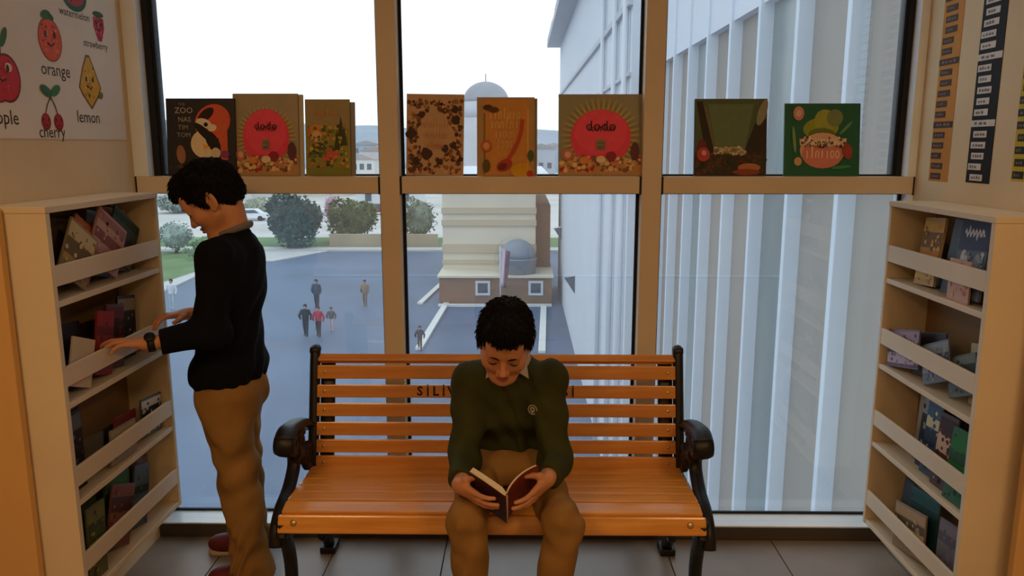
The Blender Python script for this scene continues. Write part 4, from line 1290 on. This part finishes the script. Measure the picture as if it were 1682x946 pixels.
def hair_b(B, p, Rm, sc):
    def E(c, r, k=.012, op='add'):
        B.ell(p(*c), [q * sc for q in r], k, op, Rm)
    E((0, .016, .040), (.077, .095, .084))
    E((0, .064, .000), (.066, .046, .062), .02)
    E((0, -.050, .082), (.056, .046, .042), .02)
    for s in (-1, 1):
        E((s * .070, .002, .016), (.011, .026, .034), .01)
        E((s * .086, .012, -.012), (.016, .024, .034), .006, 'sub')
    E((0, -.090, -.014), (.066, .060, .072), .010, 'sub')
    B.cut(p(0, .06, -.052), Rm @ V3(0, .5, -1))
hair(bb, BM, BS, (-.20, 2.06, .86), (.10, 2.42, 1.13), hair_b, 5, .003)
# sweater
B = Sdf((-.36, 2.02, .46), (.28, 2.66, .92), .004)
B.cone((-.045, 2.40, .83), .075, (-.045, 2.385, .875), .060, .03)
B.ell((-.045, 2.42, .745), (.150, .108, .13), .05)
B.ell((-.045, 2.49, .57), (.148, .118, .12), .06)
B.cone(sl_, .060, sr_, .060, .05)
for a, b, c in ((sl_, el_, wl), (sr_, er_, wr)):
    B.cone(a, .060, b, .049, .03); B.cone(b, .049, c, .034, .025)
for c, e in ((wl, el_), (wr, er_)):
    v = (c - e).normalized(); B.cut(c - v * .035, v, c - V3(.09, .09, .09), c + V3(.09, .09, .09))
def bfold(X, Y, Z):
    return .0058 * np.sin(34 * Z + 16 * X + 8 * np.sin(13 * X)) * np.sin(15 * X + 20 * Z - 11 * Y) + .002 * np.sin(70 * Z + 25 * np.abs(X + .045))
B.warp(bfold)
B.cut((-.045, 2.38, .902), (0, -.55, 1))
swb = B.mesh('sweater', OLIVE, bb)
# collar wings
cl = MB(); pts = []
for k in range(28):
    a = 2 * PI * k / 28
    pts.append(V3(-.045 + .060 * math.cos(a), 2.372 + .056 * math.sin(a), .893 + .026 * math.sin(a)) - bb.location)
cl.tube(pts, .014, COLLAR, 10, close=True, flat=((0, -.4, 1), .014))
for s in (-1, 1):
    a = V3(-.045 + s * .058, 2.352, .893) - bb.location; b = V3(-.045 + s * .020, 2.302, .872) - bb.location; c = V3(-.045 + s * .066, 2.306, .842) - bb.location
    off_ = V3(0, -.006, .004)
    cl.add([a, b, c, a + off_, b + off_, c + off_], [(0, 1, 2), (5, 4, 3), (0, 3, 4, 1), (1, 4, 5, 2), (2, 5, 3, 0)], COLLAR)
cl.build('shirt_collar', bb)
# chest crest
from mathutils.bvhtree import BVHTree
tree_ = BVHTree.FromPolygons([v.co for v in swb.data.vertices], [tuple(p.vertices) for p in swb.data.polygons])
hit, hn, _, _ = tree_.ray_cast(V3(.034, 1.5, .742), V3(0, 1, 0))
hn = V3(hn.x * .6, -abs(hn.y), hn.z * .8).normalized()
zz = (V3(0, 0, 1) - hn * hn.z).normalized(); xx = zz.cross(-hn) * -1
xx = (-hn).cross(zz) * -1
CM = Matrix((( *xx, 0), (*(-hn), 0), (*zz, 0), (0, 0, 0, 1))).transposed()
CM.translation = hit + hn * .0015 - bb.location
a = Art(.0006)
a.ell(0, 0, .016, .017, '#a8a498').ell(0, 0, .0125, .0135, '#3c402c').ell(0, .002, .008, .008, '#b9b4a4').poly([(-.006, -.004), (.006, -.004), (0, -.012)], '#b9b4a4').ell(0, .002, .004, .004, '#4a3c34')
a.build('chest_crest', bb, CM)
# trousers
B = Sdf((-.34, 1.92, .02), (.26, 2.66, .66), .004)
B.ell((-.045, 2.49, .515), (.150, .118, .085), .03)
B.ell((-.045, 2.40, .525), (.12, .09, .060), .03)
feet = []
for s, kx, ax_ in ((-1, -.155, -.140), (1, .118, .072)):
    hp, k_, a_ = V3(-.045 + s * .080, 2.45, .508), V3(kx, 2.065, .495), V3(ax_, 2.10, .07)
    B.cone(hp, .070, k_, .051, .03); B.cone(k_, .052, a_, .051, .03)
    feet.append((a_, s))
def b2(X, Y, Z):
    return (.006 * np.sin(26 * Z + 20 * Y + 6 * np.sin(16 * X)) * np.sin(18 * Y - 14 * X + 9 * Z)
            + .003 * np.sin(58 * (Z - Y) + 20 * X) * np.clip(1 - ((Z - .47) / .10) ** 2, 0, 1))
B.warp(b2)
B.cut((0, 0, .045), (0, 0, -1))
B.mesh('trousers', KHAKI, bb)
shoe_pair(bb, [((a_.x, a_.y + .05, 0), (a_.x + s * .03, a_.y - .185, 0)) for a_, s in feet])

# the book he reads
ob = thing('open_book', 'open paperback with reddish cover held by the seated boy', 'book', SP - axis * BH / 2)
OC = mat('cover_reddish', '#7d3024', .5, .4, var=.25, scale=22)
OC2 = mat('cover_dark_brown', '#4a2418', .5, .4, var=.3, scale=22)
def half(dr, inn, th, curve, cm, nm):
    def pt(u, v, w):
        bend = curve * (u / BWD) ** 2
        return SP + dr * u - axis * v + inn * (w + bend * .0) + nrm * 0 + inn * (-curve * (u / BWD) * (u / BWD - 1) * 4 * .25) - ob.location
    N = 10
    for name, w0, w1, mm, ins in (('cover_' + nm, 0, .0016, cm, 0), ('page_block', .0018, th, PAGES, .003)):
        vs = []; fs = []
        for i in range(N + 1):
            u = (BWD - ins) * i / N
            k = 1 - (1 - min(1, i / 2.0)) * .6 if name == 'page_block' else 1
            for v in (ins, BH - ins):
                vs += [pt(u, v, w0), pt(u, v, w0 + (w1 - w0) * k)]
        for i in range(N):
            o = 4 * i
            fs += [(o, o + 4, o + 6, o + 2), (o + 1, o + 3, o + 7, o + 5), (o, o + 1, o + 5, o + 4), (o + 2, o + 6, o + 7, o + 3)]
        fs += [(0, 2, 3, 1), (4 * N, 4 * N + 1, 4 * N + 3, 4 * N + 2)]
        MB().add(vs, fs, mm).build(name, ob)
half(dirL, inL, .019, .004, OC2, 'left')
half(dirR, inR, .007, .060, OC, 'right')
# ================================================================= outside
GZ = -7.5
ASPH = mat('asphalt_blue_grey', '#50627c', 0.6, 0.3, var=0.14, scale=0.25)
PAVE = mat('pavement_pale', '#b5b5b4', 0.8, 0.3, var=0.06, scale=0.6)
KERB = mat('kerb_white', '#d8d8d4', 0.8, 0.3, var=0.05)
GRASS = mat('grass_dull', '#5f7a4c', 0.9, 0.2, var=0.25, scale=0.7, bump=0.3, bscale=8)
WHITE = mat('facade_white', '#c9ced6', 0.7, 0.3, var=0.03, scale=0.4)
BEIGE = mat('facade_beige', '#8d857c', 0.7, 0.3, var=0.05, scale=0.5)
FIN = mat('fin_white', '#c3cbd6', 0.55, 0.4, var=0.02)
RECG = mat('recess_glass_grey', '#76807e', 0.25, 0.5, var=0.15, scale=0.35, stretch=(1, 1, 0.4))
CREAM = mat('annex_cream', '#d9cfba', 0.8, 0.2, var=0.05, scale=0.5)
BROWN = mat('annex_brown', '#8a6a54', 0.8, 0.2, var=0.08, scale=1.0)
DARKG = mat('window_dark', '#4c5560', 0.2, 0.5)
LEAD = mat('lead_dome', '#8c9098', 0.6, 0.3, var=0.08, scale=0.6)
STONE = mat('far_stone', '#b9bcc2', 0.8, 0.2, var=0.06, scale=0.3)
TRUNK = mat('bark', '#4f4438', 0.9, 0.1)

struct('ground', MB().box((-260, 3.2, GZ - .4), (260, 420, GZ), ASPH), 'blue grey asphalt schoolyard far below the window', 'ground')
m = MB().box((-60, 66.5, GZ), (40, 68.4, GZ + .16), PAVE)
struct('trim_13', m, 'pale kerb and pavement strip along the far edge of the yard', 'pavement')
m = MB().box((-60, 68.4, GZ), (40, 76, GZ + .12), GRASS)
struct('ground_far', m, 'grassy bank with trees beyond the far kerb', 'ground')
p0, p1 = at_z(440, 428, GZ), at_z(500, 414, GZ)
m = MB().prism([(p0.x - 14, 60.5), (p0.x + .6, 60.5), (p0.x + 3.5, 66.5), (p0.x - 14, 66.5)], GZ, GZ + .07, PAVE, axis='z')
struct('trim_14', m, 'white paved corner of the yard left of the trees', 'pavement')
q = [at_z(*p, GZ) for p in ((150, 492), (262, 468), (338, 443), (352, 414), (150, 414))]
struct('ground_verge', MB().prism([(p.x, p.y) for p in q], GZ - .01, GZ + .09, GRASS, axis='z'), 'green grass verge at the left of the yard, behind the standing boy', 'ground')
q = [at_z(*p, GZ) for p in ((150, 512), (262, 484), (330, 452), (338, 443.5), (262, 468.5), (150, 492.5))]
struct('trim_19', MB().prism([(p.x, p.y) for p in q], GZ - .01, GZ + .11, PAVE, axis='z'), 'pale pavement edging the grass verge at the left', 'pavement')
# white kerb lines of the yard below the middle bay
lines = [((735, 497), (688, 575)), ((720, 503), (906, 503)), ((893, 505), (890, 580)), ((755, 440), (690, 500))]
for k, (a, b) in enumerate(lines):
    A, Bp = at_z(*a, GZ), at_z(*b, GZ)
    t = (Bp - A); ln = t.length; t.normalize(); s = t.cross(V3(0, 0, 1)) * .16
    m = MB().add([A - s, A + s, Bp + s, Bp - s] + [q + V3(0, 0, .12) for q in (A - s, A + s, Bp + s, Bp - s)], [(3, 2, 1, 0), (4, 5, 6, 7), (0, 1, 5, 4), (1, 2, 6, 5), (2, 3, 7, 6), (3, 0, 4, 7)], KERB)
    struct('trim_%d' % (15 + k), m, ['white kerb line running toward the camera left of the seated boy', 'white kerb line crossing the yard in front of the brown wall', 'white kerb line running along the white building', 'white kerb line at the back left of the low building'][k], 'kerb')

# ---- the white wing with upright fins
wing = thing('building', 'white wing with tall upright fins, close by on the right', 'building', (3.0, 10.0, GZ))
def wb(name, lo, hi, mm, bev=0):
    return MB().box([lo[0] - 3, lo[1] - 10, lo[2] - GZ], [hi[0] - 3, hi[1] - 10, hi[2] - GZ], mm, bev).build(name, wing)
CX, PIT = 2.62, 1.258
wb('rear_wall', (2.90, 3.4, GZ), (9, 17.2, 7.6), BEIGE)
for k in range(11):
    y = 4.40 + PIT * k + .06
    wb('recess_panel', (2.80, y - .24, GZ), (2.899, y + PIT - .30, 3.1), BEIGE if k % 3 else RECG)
for k in range(11):
    y = 4.13 + PIT * k
    wb('fin', (2.645, y - .04, GZ), (2.90, y + .045, 7.4), FIN, .01)
wb('lintel', (2.68, 3.4, 3.1), (2.90, 17.2, 7.6), WHITE)
wb('end_wall', (2.32, 17.2, GZ), (9, 50, 7.5), WHITE)
wb('roof_slab', (1.52, 17.0, 7.5), (9.4, 50.4, 7.95), STONE)
wb('ledge', (2.22, 17.2, 4.45), (2.32, 50, 4.6), STONE)
wb('ledge', (2.24, 17.2, 3.0), (2.32, 50, 3.08), STONE)
for y in (17.6, 19.6, 22.5):
    MB().tube([(2.22 - 3, y - 10, 0), (2.22 - 3, y - 10, 14.9)], .07, WHITE, 10).build('downpipe', wing)
for px, py, y in ((948, 465, 34.0), (922, 382, 46.0)):
    c = V3(2.32, y, at_y(px, py, y).z)
    MB().prism([(2.32 - 3, c.z + .35 - GZ), (2.32 - 3, c.z - .45 - GZ), (1.86 - 3, c.z + .25 - GZ)], y - 10 - .18, y - 10 + .18, DARKG, axis='y').build('wall_lamp', wing)

# ---- low cream and brown building beyond the yard
c0, c1 = at_z(722, 500, GZ), at_z(906, 500, GZ)
AY = c0.y
an = thing('building', 'low cream school annex with brown base and two white-framed windows, behind the seated boy', 'building', ((c0.x + c1.x) / 2, AY, GZ))
W2 = (c1.x - c0.x) / 2
def ab(name, lo, hi, mm, bev=0):
    return MB().box(lo, hi, mm, bev).build(name, an)
zt = at_y(800, 456, AY).z - GZ
ztop = at_y(800, 300, AY + 2.4).z - GZ
ab('base_wall', (-W2, 0, 0), (W2, 6, zt), BROWN)
ab('coping', (-W2 - .1, -.12, zt), (W2 + .1, 6, zt + .12), CREAM)
ab('upper_wall', (-W2, 2.4, zt + .12), (W2 * .72, 14, ztop), CREAM)
for py, hh in ((408, .5), (366, .35), (346, .35), (430, .2)):
    z = at_y(800, py, AY + 2.3).z - GZ
    ab('string_course', (-W2 - .05, 2.25, z - hh / 2), (W2 * .72 + .05, 2.4, z + hh / 2), mat('annex_band', '#c0b096', .8, .2))
ab('flat_roof', (-W2 - .3, 2.1, ztop), (W2, 26, ztop + .35), WHITE)
ab('side_block', (W2 * .72, 3.2, zt + .12), (W2, 14, ztop - 1.4), BROWN)
for px in (793, 880):
    c = at_y(px, 473, AY); x = c.x - an.location.x; z = c.z - GZ; q = .42
    f = MB()
    f.box((x - q, -.07, z - q), (x + q, -.001, z - q + .13), WHITE).box((x - q, -.07, z + q - .13), (x + q, -.001, z + q), WHITE).box((x - q, -.07, z - q + .13), (x - q + .13, -.001, z + q - .13), WHITE).box((x + q - .13, -.07, z - q + .13), (x + q, -.001, z + q - .13), WHITE)
    fo = f.build('window_frame', an)
    MB().box((x - q + .13, -.03, z - q + .13), (x + q - .13, -.001, z + q - .13), DARKG).build('pane', fo)
# small domed kiosk and a flag in front of the annex
k0 = at_y(850, 470, AY - .9)
kd = thing('dome', 'small grey dome on a low drum standing before the cream annex', 'dome', (k0.x, AY + 1.1, GZ + zt + .125))
MB().lathe([(1.05, 0), (1.05, .75), (1.12, .8), (1.12, .9)], LEAD, 24).build('drum', kd)
MB().lathe([(1.06, .9), (1.0, 1.25), (.82, 1.6), (.5, 1.85), (.15, 1.95), (.03, 1.96)], LEAD, 24).build('cap', kd)
fl0 = at_y(822, 488, AY - 1.6)
fl = thing('flag', 'pale pink and red flag hanging on a pole before the brown wall', 'flag', (fl0.x, AY - 1.6, GZ))
MB().tube([(0, 0, 0), (0, 0, 3.6)], .04, WHITE, 8).build('pole', fl)
FP = mat('flag_pale', '#dcc3cc', .8, .2); FR = mat('flag_plum', '#8c5a66', .8, .2)
vs = []; fs = []
for i in range(9):
    z = 3.5 - .26 * i
    for j in range(5):
        vs.append((.03 + .13 * j * (1 - .05 * i) , .10 * math.sin(1.6 * j + .5 * i), z - .05 * j))
for i in range(8):
    for j in range(4):
        fs.append((5 * i + j, 5 * i + j + 1, 5 * i + j + 6, 5 * i + j + 5))
cm_ = MB().add(vs, [f for k, f in enumerate(fs) if k % 4 < 2], FP, True).add(vs, [f for k, f in enumerate(fs) if k % 4 >= 2], FR, True)
fo = cm_.build('cloth', fl); sm = fo.modifiers.new('s', 'SOLIDIFY'); sm.thickness = .02

# ---- trees
LEAF = {}
def tree(label, px, pbase, ptop, wpx, col, n=2600, seed=1, group=None, blob=5, dist=None, trunk=True, name='tree'):
    if dist is None:
        b = at_z(px, pbase, GZ + .12)
    else:
        b = at_y(px, pbase, dist); b.z = GZ + .12
    Y = b.y; top = at_y(px, ptop, Y).z; H = top - b.z; Wd = wpx / FPX * Y
    t = thing(name, label, 'tree', (b.x, Y, b.z), group)
    rr = random.Random(seed); np.random.seed(seed)
    MB().tube([(0, 0, -.05), (.05, 0, H * .3), (-.05, .05, H * .6)], [.12 + H * .012, .1, .05], TRUNK, 8).build('trunk', t)
    cs = [(rr.uniform(-.25, .25) * Wd, rr.uniform(-.25, .25) * Wd, H * rr.uniform(.30, .74), rr.uniform(.24, .36)) for _ in range(blob)]
    cs.append((0, 0, H * .52, .44))
    cr = MB()
    lm = mat('leaves_' + col[1:], col, .7, .25, var=.45, scale=1.2)
    for x, y, z, q in cs[-1:]:
        bm = bmesh.new(); bmesh.ops.create_icosphere(bm, subdivisions=2, radius=1)
        cr.add([(x + v.co.x * q * Wd * .8, y + v.co.y * q * Wd * .8, z + v.co.z * q * H * .9) for v in bm.verts], [[v.index for v in f.verts] for f in bm.faces], lm)
        bm.free()
    vs = []; fs = []
    for _ in range(n):
        x, y, z, q = cs[rr.randrange(len(cs))]
        d = V3(rr.gauss(0, 1), rr.gauss(0, 1), rr.gauss(0, 1)).normalized() * rr.uniform(.75, 1.06)
        c = V3(x + d.x * q * Wd, y + d.y * q * Wd, max(.15, z + d.z * q * H))
        s = rr.uniform(.6, 1.4) * .035 * Wd
        a = V3(rr.gauss(0, 1), rr.gauss(0, 1), rr.gauss(0, 1)).normalized() * s; b2_ = a.cross(V3(rr.gauss(0, 1), rr.gauss(0, 1), rr.gauss(0, 1))).normalized() * s * .6
        o = len(vs); vs += [c - a, c + b2_, c + a, c - b2_]; fs.append((o, o + 1, o + 2, o + 3))
    cr.add(vs, fs, lm)
    c = cr.build('crown', t, recalc=False); c['kind'] = 'stuff'
    return t
TG = 'trees beyond the yard'
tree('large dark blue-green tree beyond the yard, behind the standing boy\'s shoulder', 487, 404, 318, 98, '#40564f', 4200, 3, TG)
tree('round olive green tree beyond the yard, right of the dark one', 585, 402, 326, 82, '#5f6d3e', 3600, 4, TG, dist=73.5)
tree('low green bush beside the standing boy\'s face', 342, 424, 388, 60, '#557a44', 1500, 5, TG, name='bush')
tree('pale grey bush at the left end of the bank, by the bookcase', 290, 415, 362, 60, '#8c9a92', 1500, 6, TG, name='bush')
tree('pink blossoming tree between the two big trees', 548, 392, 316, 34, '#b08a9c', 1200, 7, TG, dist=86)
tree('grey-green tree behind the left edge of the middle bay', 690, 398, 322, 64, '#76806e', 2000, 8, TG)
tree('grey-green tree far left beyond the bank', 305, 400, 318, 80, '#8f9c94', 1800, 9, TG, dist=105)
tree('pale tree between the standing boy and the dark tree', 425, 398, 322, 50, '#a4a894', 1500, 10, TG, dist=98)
# beige garden wall under the olive tree
g0, g1 = at_y(548, 400, 70.2), at_y(722, 400, 70.2)
MW = MB().box((g0.x, 68.7, GZ + .1), (g1.x, 69.0, at_y(600, 384, 69).z), mat('garden_wall', '#a2957c', .85, .2, var=.1, scale=.6))
tag(MW.build('garden_wall'), 'beige garden wall under the round olive tree', 'wall')

# ---- mosque on the skyline
mo = at_y(798, 160, 170.0)
mq = thing('mosque', 'hazy grey mosque dome with finial on the skyline between the books', 'building', (mo.x, 170, GZ))
kz = at_y(798, 168, 170).z - GZ; kt = at_y(798, 134, 170).z - GZ; rr_ = 37 / FPX * 170
MB().lathe([(rr_ * math.cos(a), kz + (kt - kz) * math.sin(a)) for a in [i * PI / 2 / 9 for i in range(9)]] + [(.05, kt)], LEAD, 28).build('dome_shell', mq)
MB().lathe([(rr_ * 1.06, kz - 3.4), (rr_ * 1.06, kz)], STONE, 28).build('drum', mq)
MB().box((-rr_ * 1.5, -rr_ * 1.5, 0), (rr_ * 1.5, rr_ * 1.5, kz - 3.4), STONE).build('prayer_hall', mq)
MB().tube([(0, 0, kt - .1), (0, 0, kt + 1.6)], .10, LEAD, 6).build('finial', mq)

# ---- town and hills on the horizon
HILL = mat('hill_far_hazed', '#8e9aa6', .9, .1, var=.10, scale=.03)  # blue grey distance haze put into the base colour
vs = []; fs = []; NX, NY = 80, 8
for j in range(NY):
    for i in range(NX):
        x = -900 + 1800 * i / (NX - 1); y = 380 + 500 * j / (NY - 1)
        e = (j / (NY - 1)) ** .8
        z = GZ + e * (34 + 13 * noise.noise(V3(x * .004, y * .004, 3)) + 6 * noise.noise(V3(x * .015, 0, 7)) - .009 * (x + 250))
        vs.append((x, y, z if j else GZ - 1))
for j in range(NY - 1):
    for i in range(NX - 1):
        o = j * NX + i; fs.append((o, o + 1, o + NX + 1, o + NX))
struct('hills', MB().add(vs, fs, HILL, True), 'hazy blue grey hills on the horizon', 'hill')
struct('ground_lot', MB().box((-90, 76, GZ), (60, 300, GZ + .06), mat('pale_lot', '#b9b8b4', .8, .2, var=.12, scale=.15)), 'pale gravel lot and road behind the trees', 'ground')
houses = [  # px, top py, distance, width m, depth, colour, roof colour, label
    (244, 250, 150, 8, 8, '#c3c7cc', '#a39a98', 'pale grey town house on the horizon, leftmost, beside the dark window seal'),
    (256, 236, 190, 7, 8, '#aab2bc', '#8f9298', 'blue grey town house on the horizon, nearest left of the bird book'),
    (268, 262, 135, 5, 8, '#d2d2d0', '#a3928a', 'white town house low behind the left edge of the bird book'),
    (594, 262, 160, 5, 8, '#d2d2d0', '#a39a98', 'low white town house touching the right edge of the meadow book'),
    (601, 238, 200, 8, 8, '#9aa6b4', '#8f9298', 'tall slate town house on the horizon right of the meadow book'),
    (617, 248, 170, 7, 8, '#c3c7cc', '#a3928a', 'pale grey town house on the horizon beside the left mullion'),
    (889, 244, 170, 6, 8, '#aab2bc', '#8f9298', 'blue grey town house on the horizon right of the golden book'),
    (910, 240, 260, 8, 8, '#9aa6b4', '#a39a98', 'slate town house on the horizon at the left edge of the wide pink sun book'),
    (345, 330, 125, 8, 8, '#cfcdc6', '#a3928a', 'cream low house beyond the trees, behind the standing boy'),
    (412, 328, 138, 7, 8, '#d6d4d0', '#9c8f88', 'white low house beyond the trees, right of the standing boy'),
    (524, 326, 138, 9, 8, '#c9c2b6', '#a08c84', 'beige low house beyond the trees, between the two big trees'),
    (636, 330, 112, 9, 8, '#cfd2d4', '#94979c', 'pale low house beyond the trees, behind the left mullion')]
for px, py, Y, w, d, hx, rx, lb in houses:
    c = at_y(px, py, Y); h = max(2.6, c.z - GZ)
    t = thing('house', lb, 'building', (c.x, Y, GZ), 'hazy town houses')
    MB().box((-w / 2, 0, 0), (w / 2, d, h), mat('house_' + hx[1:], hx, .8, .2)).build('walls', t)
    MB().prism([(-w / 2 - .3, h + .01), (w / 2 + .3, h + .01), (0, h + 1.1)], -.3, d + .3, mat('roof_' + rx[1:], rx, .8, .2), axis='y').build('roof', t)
    for r in range(max(1, int(h // 3))):
        for cc in (-.30, 0, .30):
            MB().box((cc * w - .45, -.06, 1.1 + 3 * r), (cc * w + .45, -.001, 2.3 + 3 * r), DARKG).build('window', t)

def car(label, px, py, hx, rz):
    b = at_z(px, py, GZ + .06)
    t = thing('car', label, 'car', group='cars parked beyond the trees', M=Matrix.Translation(b) @ Matrix.Rotation(rz, 4, 'Z'))
    pm = mat('car_' + hx[1:], hx, .3, .5)
    prof = [(-2.05, .35), (-2.0, .75), (-1.35, .88), (-.75, 1.38), (.75, 1.40), (1.45, .92), (2.05, .80), (2.1, .35)]
    MB().prism([(x, z) for x, z in prof], -.82, .82, pm, axis='y').build('body', t)
    for s in (-1, 1):
        MB().prism([(-1.15, .92), (-.70, 1.30), (.68, 1.32), (1.22, .94)], s * .825, s * .84, DARKG, axis='y').build('side_window', t)
        for x in (-1.25, 1.30):
            MB().lathe([(.01, -.1), (.31, -.1), (.31, .1), (.01, .1)], RUBBER, 14, M=Matrix.Translation((x, s * .76, .31)) @ Matrix.Rotation(PI / 2, 4, 'X')).build('wheel', t)
car('white car parked beyond the trees beside the standing boy\'s neck', 412, 362, '#dfe2e6', .1)
car('silver car parked beyond the trees, left of the dark tree', 432, 350, '#b4bac2', -.1)
car('white car parked under the pink tree', 556, 352, '#e3e4e6', .1)
car('dark red car parked right of the olive tree', 622, 352, '#6d3038', .0)

# ---- people in the yard
def passer(label, px, pfoot, hpx, coat, legs, seed=1, arms=.12, stride=.12, bag=None):
    b = at_z(px, pfoot, GZ); k = hpx / FPX * (b - V3(0, 0, CAM_Z)).length / 1.0
    Hh = max(1.1, min(1.85, k)); s = Hh / 1.7
    t = thing('person', label, 'person', b, 'people in the yard')
    def Z(q): return GZ + q * s
    lo = (b.x - .5, b.y - .45, GZ - .02); hi = (b.x + .5, b.y + .45, GZ + Hh + .1)
    def P3(x, y, z): return (b.x + x * s, b.y + y * s, GZ + z * s)
    B = Sdf(lo, hi, .02)
    B.ell(P3(0, 0, 1.58), (.085 * s, .10 * s, .12 * s), .02); B.cone(P3(0, 0, 1.46), .05 * s, P3(0, 0, 1.3), .07 * s, .03)
    B.ell(P3(0, 0, 1.15), (.15 * s, .10 * s, .28 * s), .05)
    for q in (-1, 1):
        B.cone(P3(q * .17, 0, 1.36), .05 * s, P3(q * (.19 + arms), -.02, 1.1), .042 * s, .02); B.cone(P3(q * (.19 + arms), -.02, 1.1), .042 * s, P3(q * (.17 + arms), -.12 * q, .86), .035 * s, .02)
    B.mesh('body', SKIN, t)
    B = Sdf(lo, hi, .02)
    B.ell(P3(0, 0, 1.18), (.20 * s, .14 * s, .30 * s), .05); B.cone(P3(-.16, 0, 1.36), .08 * s, P3(.16, 0, 1.36), .08 * s, .04); B.ell(P3(0, 0, .95), (.18 * s, .14 * s, .14 * s), .05)
    for q in (-1, 1):
        B.cone(P3(q * .19, 0, 1.36), .07 * s, P3(q * (.20 + arms), -.02, 1.1), .06 * s, .03); B.cone(P3(q * (.20 + arms), -.02, 1.1), .06 * s, P3(q * (.18 + arms), -.10 * q, .90), .05 * s, .03)
    B.mesh('jacket', mat('jacket_' + coat[1:], coat, .8, .2), t)
    B = Sdf(lo, hi, .02)
    B.ell(P3(0, 0, .88), (.15 * s, .12 * s, .12 * s), .04)
    for q in (-1, 1):
        B.cone(P3(q * .08, 0, .85), .09 * s, P3(q * .09, -q * stride * .5 - .04, .46), .07 * s, .03); B.cone(P3(q * .09, -q * stride * .5 - .04, .46), .065 * s, P3(q * .09, -q * stride + .03, .08), .05 * s, .03)
        B.cone(P3(q * .09, -q * stride + .05, .045), .045 * s, P3(q * .10, -q * stride - .12, .04), .04 * s, .02)
    B.mesh('trousers', mat('legs_' + legs[1:], legs, .8, .2), t)
    B = Sdf(lo, hi, .02)
    B.ell(P3(0, .02, 1.62), (.105 * s, .115 * s, .11 * s), .02); B.ell(P3(0, -.13, 1.54), (.1 * s, .08 * s, .10 * s), .02, 'sub')
    B.mesh('hair', HAIR, t)
    if bag:
        B = Sdf(lo, hi, .02); B.ell(P3(0, .18, 1.2), (.14 * s, .09 * s, .2 * s), .02); B.mesh('backpack', mat('bag_' + bag[1:], bag, .8, .2), t)
passer('child in black walking in the yard, leftmost of the three together', 503, 551, 50, '#16181e', '#1c1e26', 1)
passer('child in a red jacket walking in the yard, middle of the three together', 524, 552, 48, '#a82c40', '#1e2028', 2, bag='#b03a58')
passer('child in grey walking in the yard, right of the red jacket', 545, 543, 38, '#54565c', '#c0aeb0', 3)
passer('distant figure in slate blue on the yard, above the three children', 521, 506, 46, '#3a4658', '#2c3442', 4, arms=.06)
passer('distant figure in tan on the yard, just left of the left mullion', 600, 502, 42, '#8c7a66', '#7d6a58', 5, arms=.06)
passer('distant figure in white by the left bookcase edge', 284, 508, 46, '#c9ced6', '#a9b2be', 6, arms=.08)
passer('small dark figure low in the yard right of the left mullion', 690, 575, 40, '#4a4450', '#5c5048', 7)
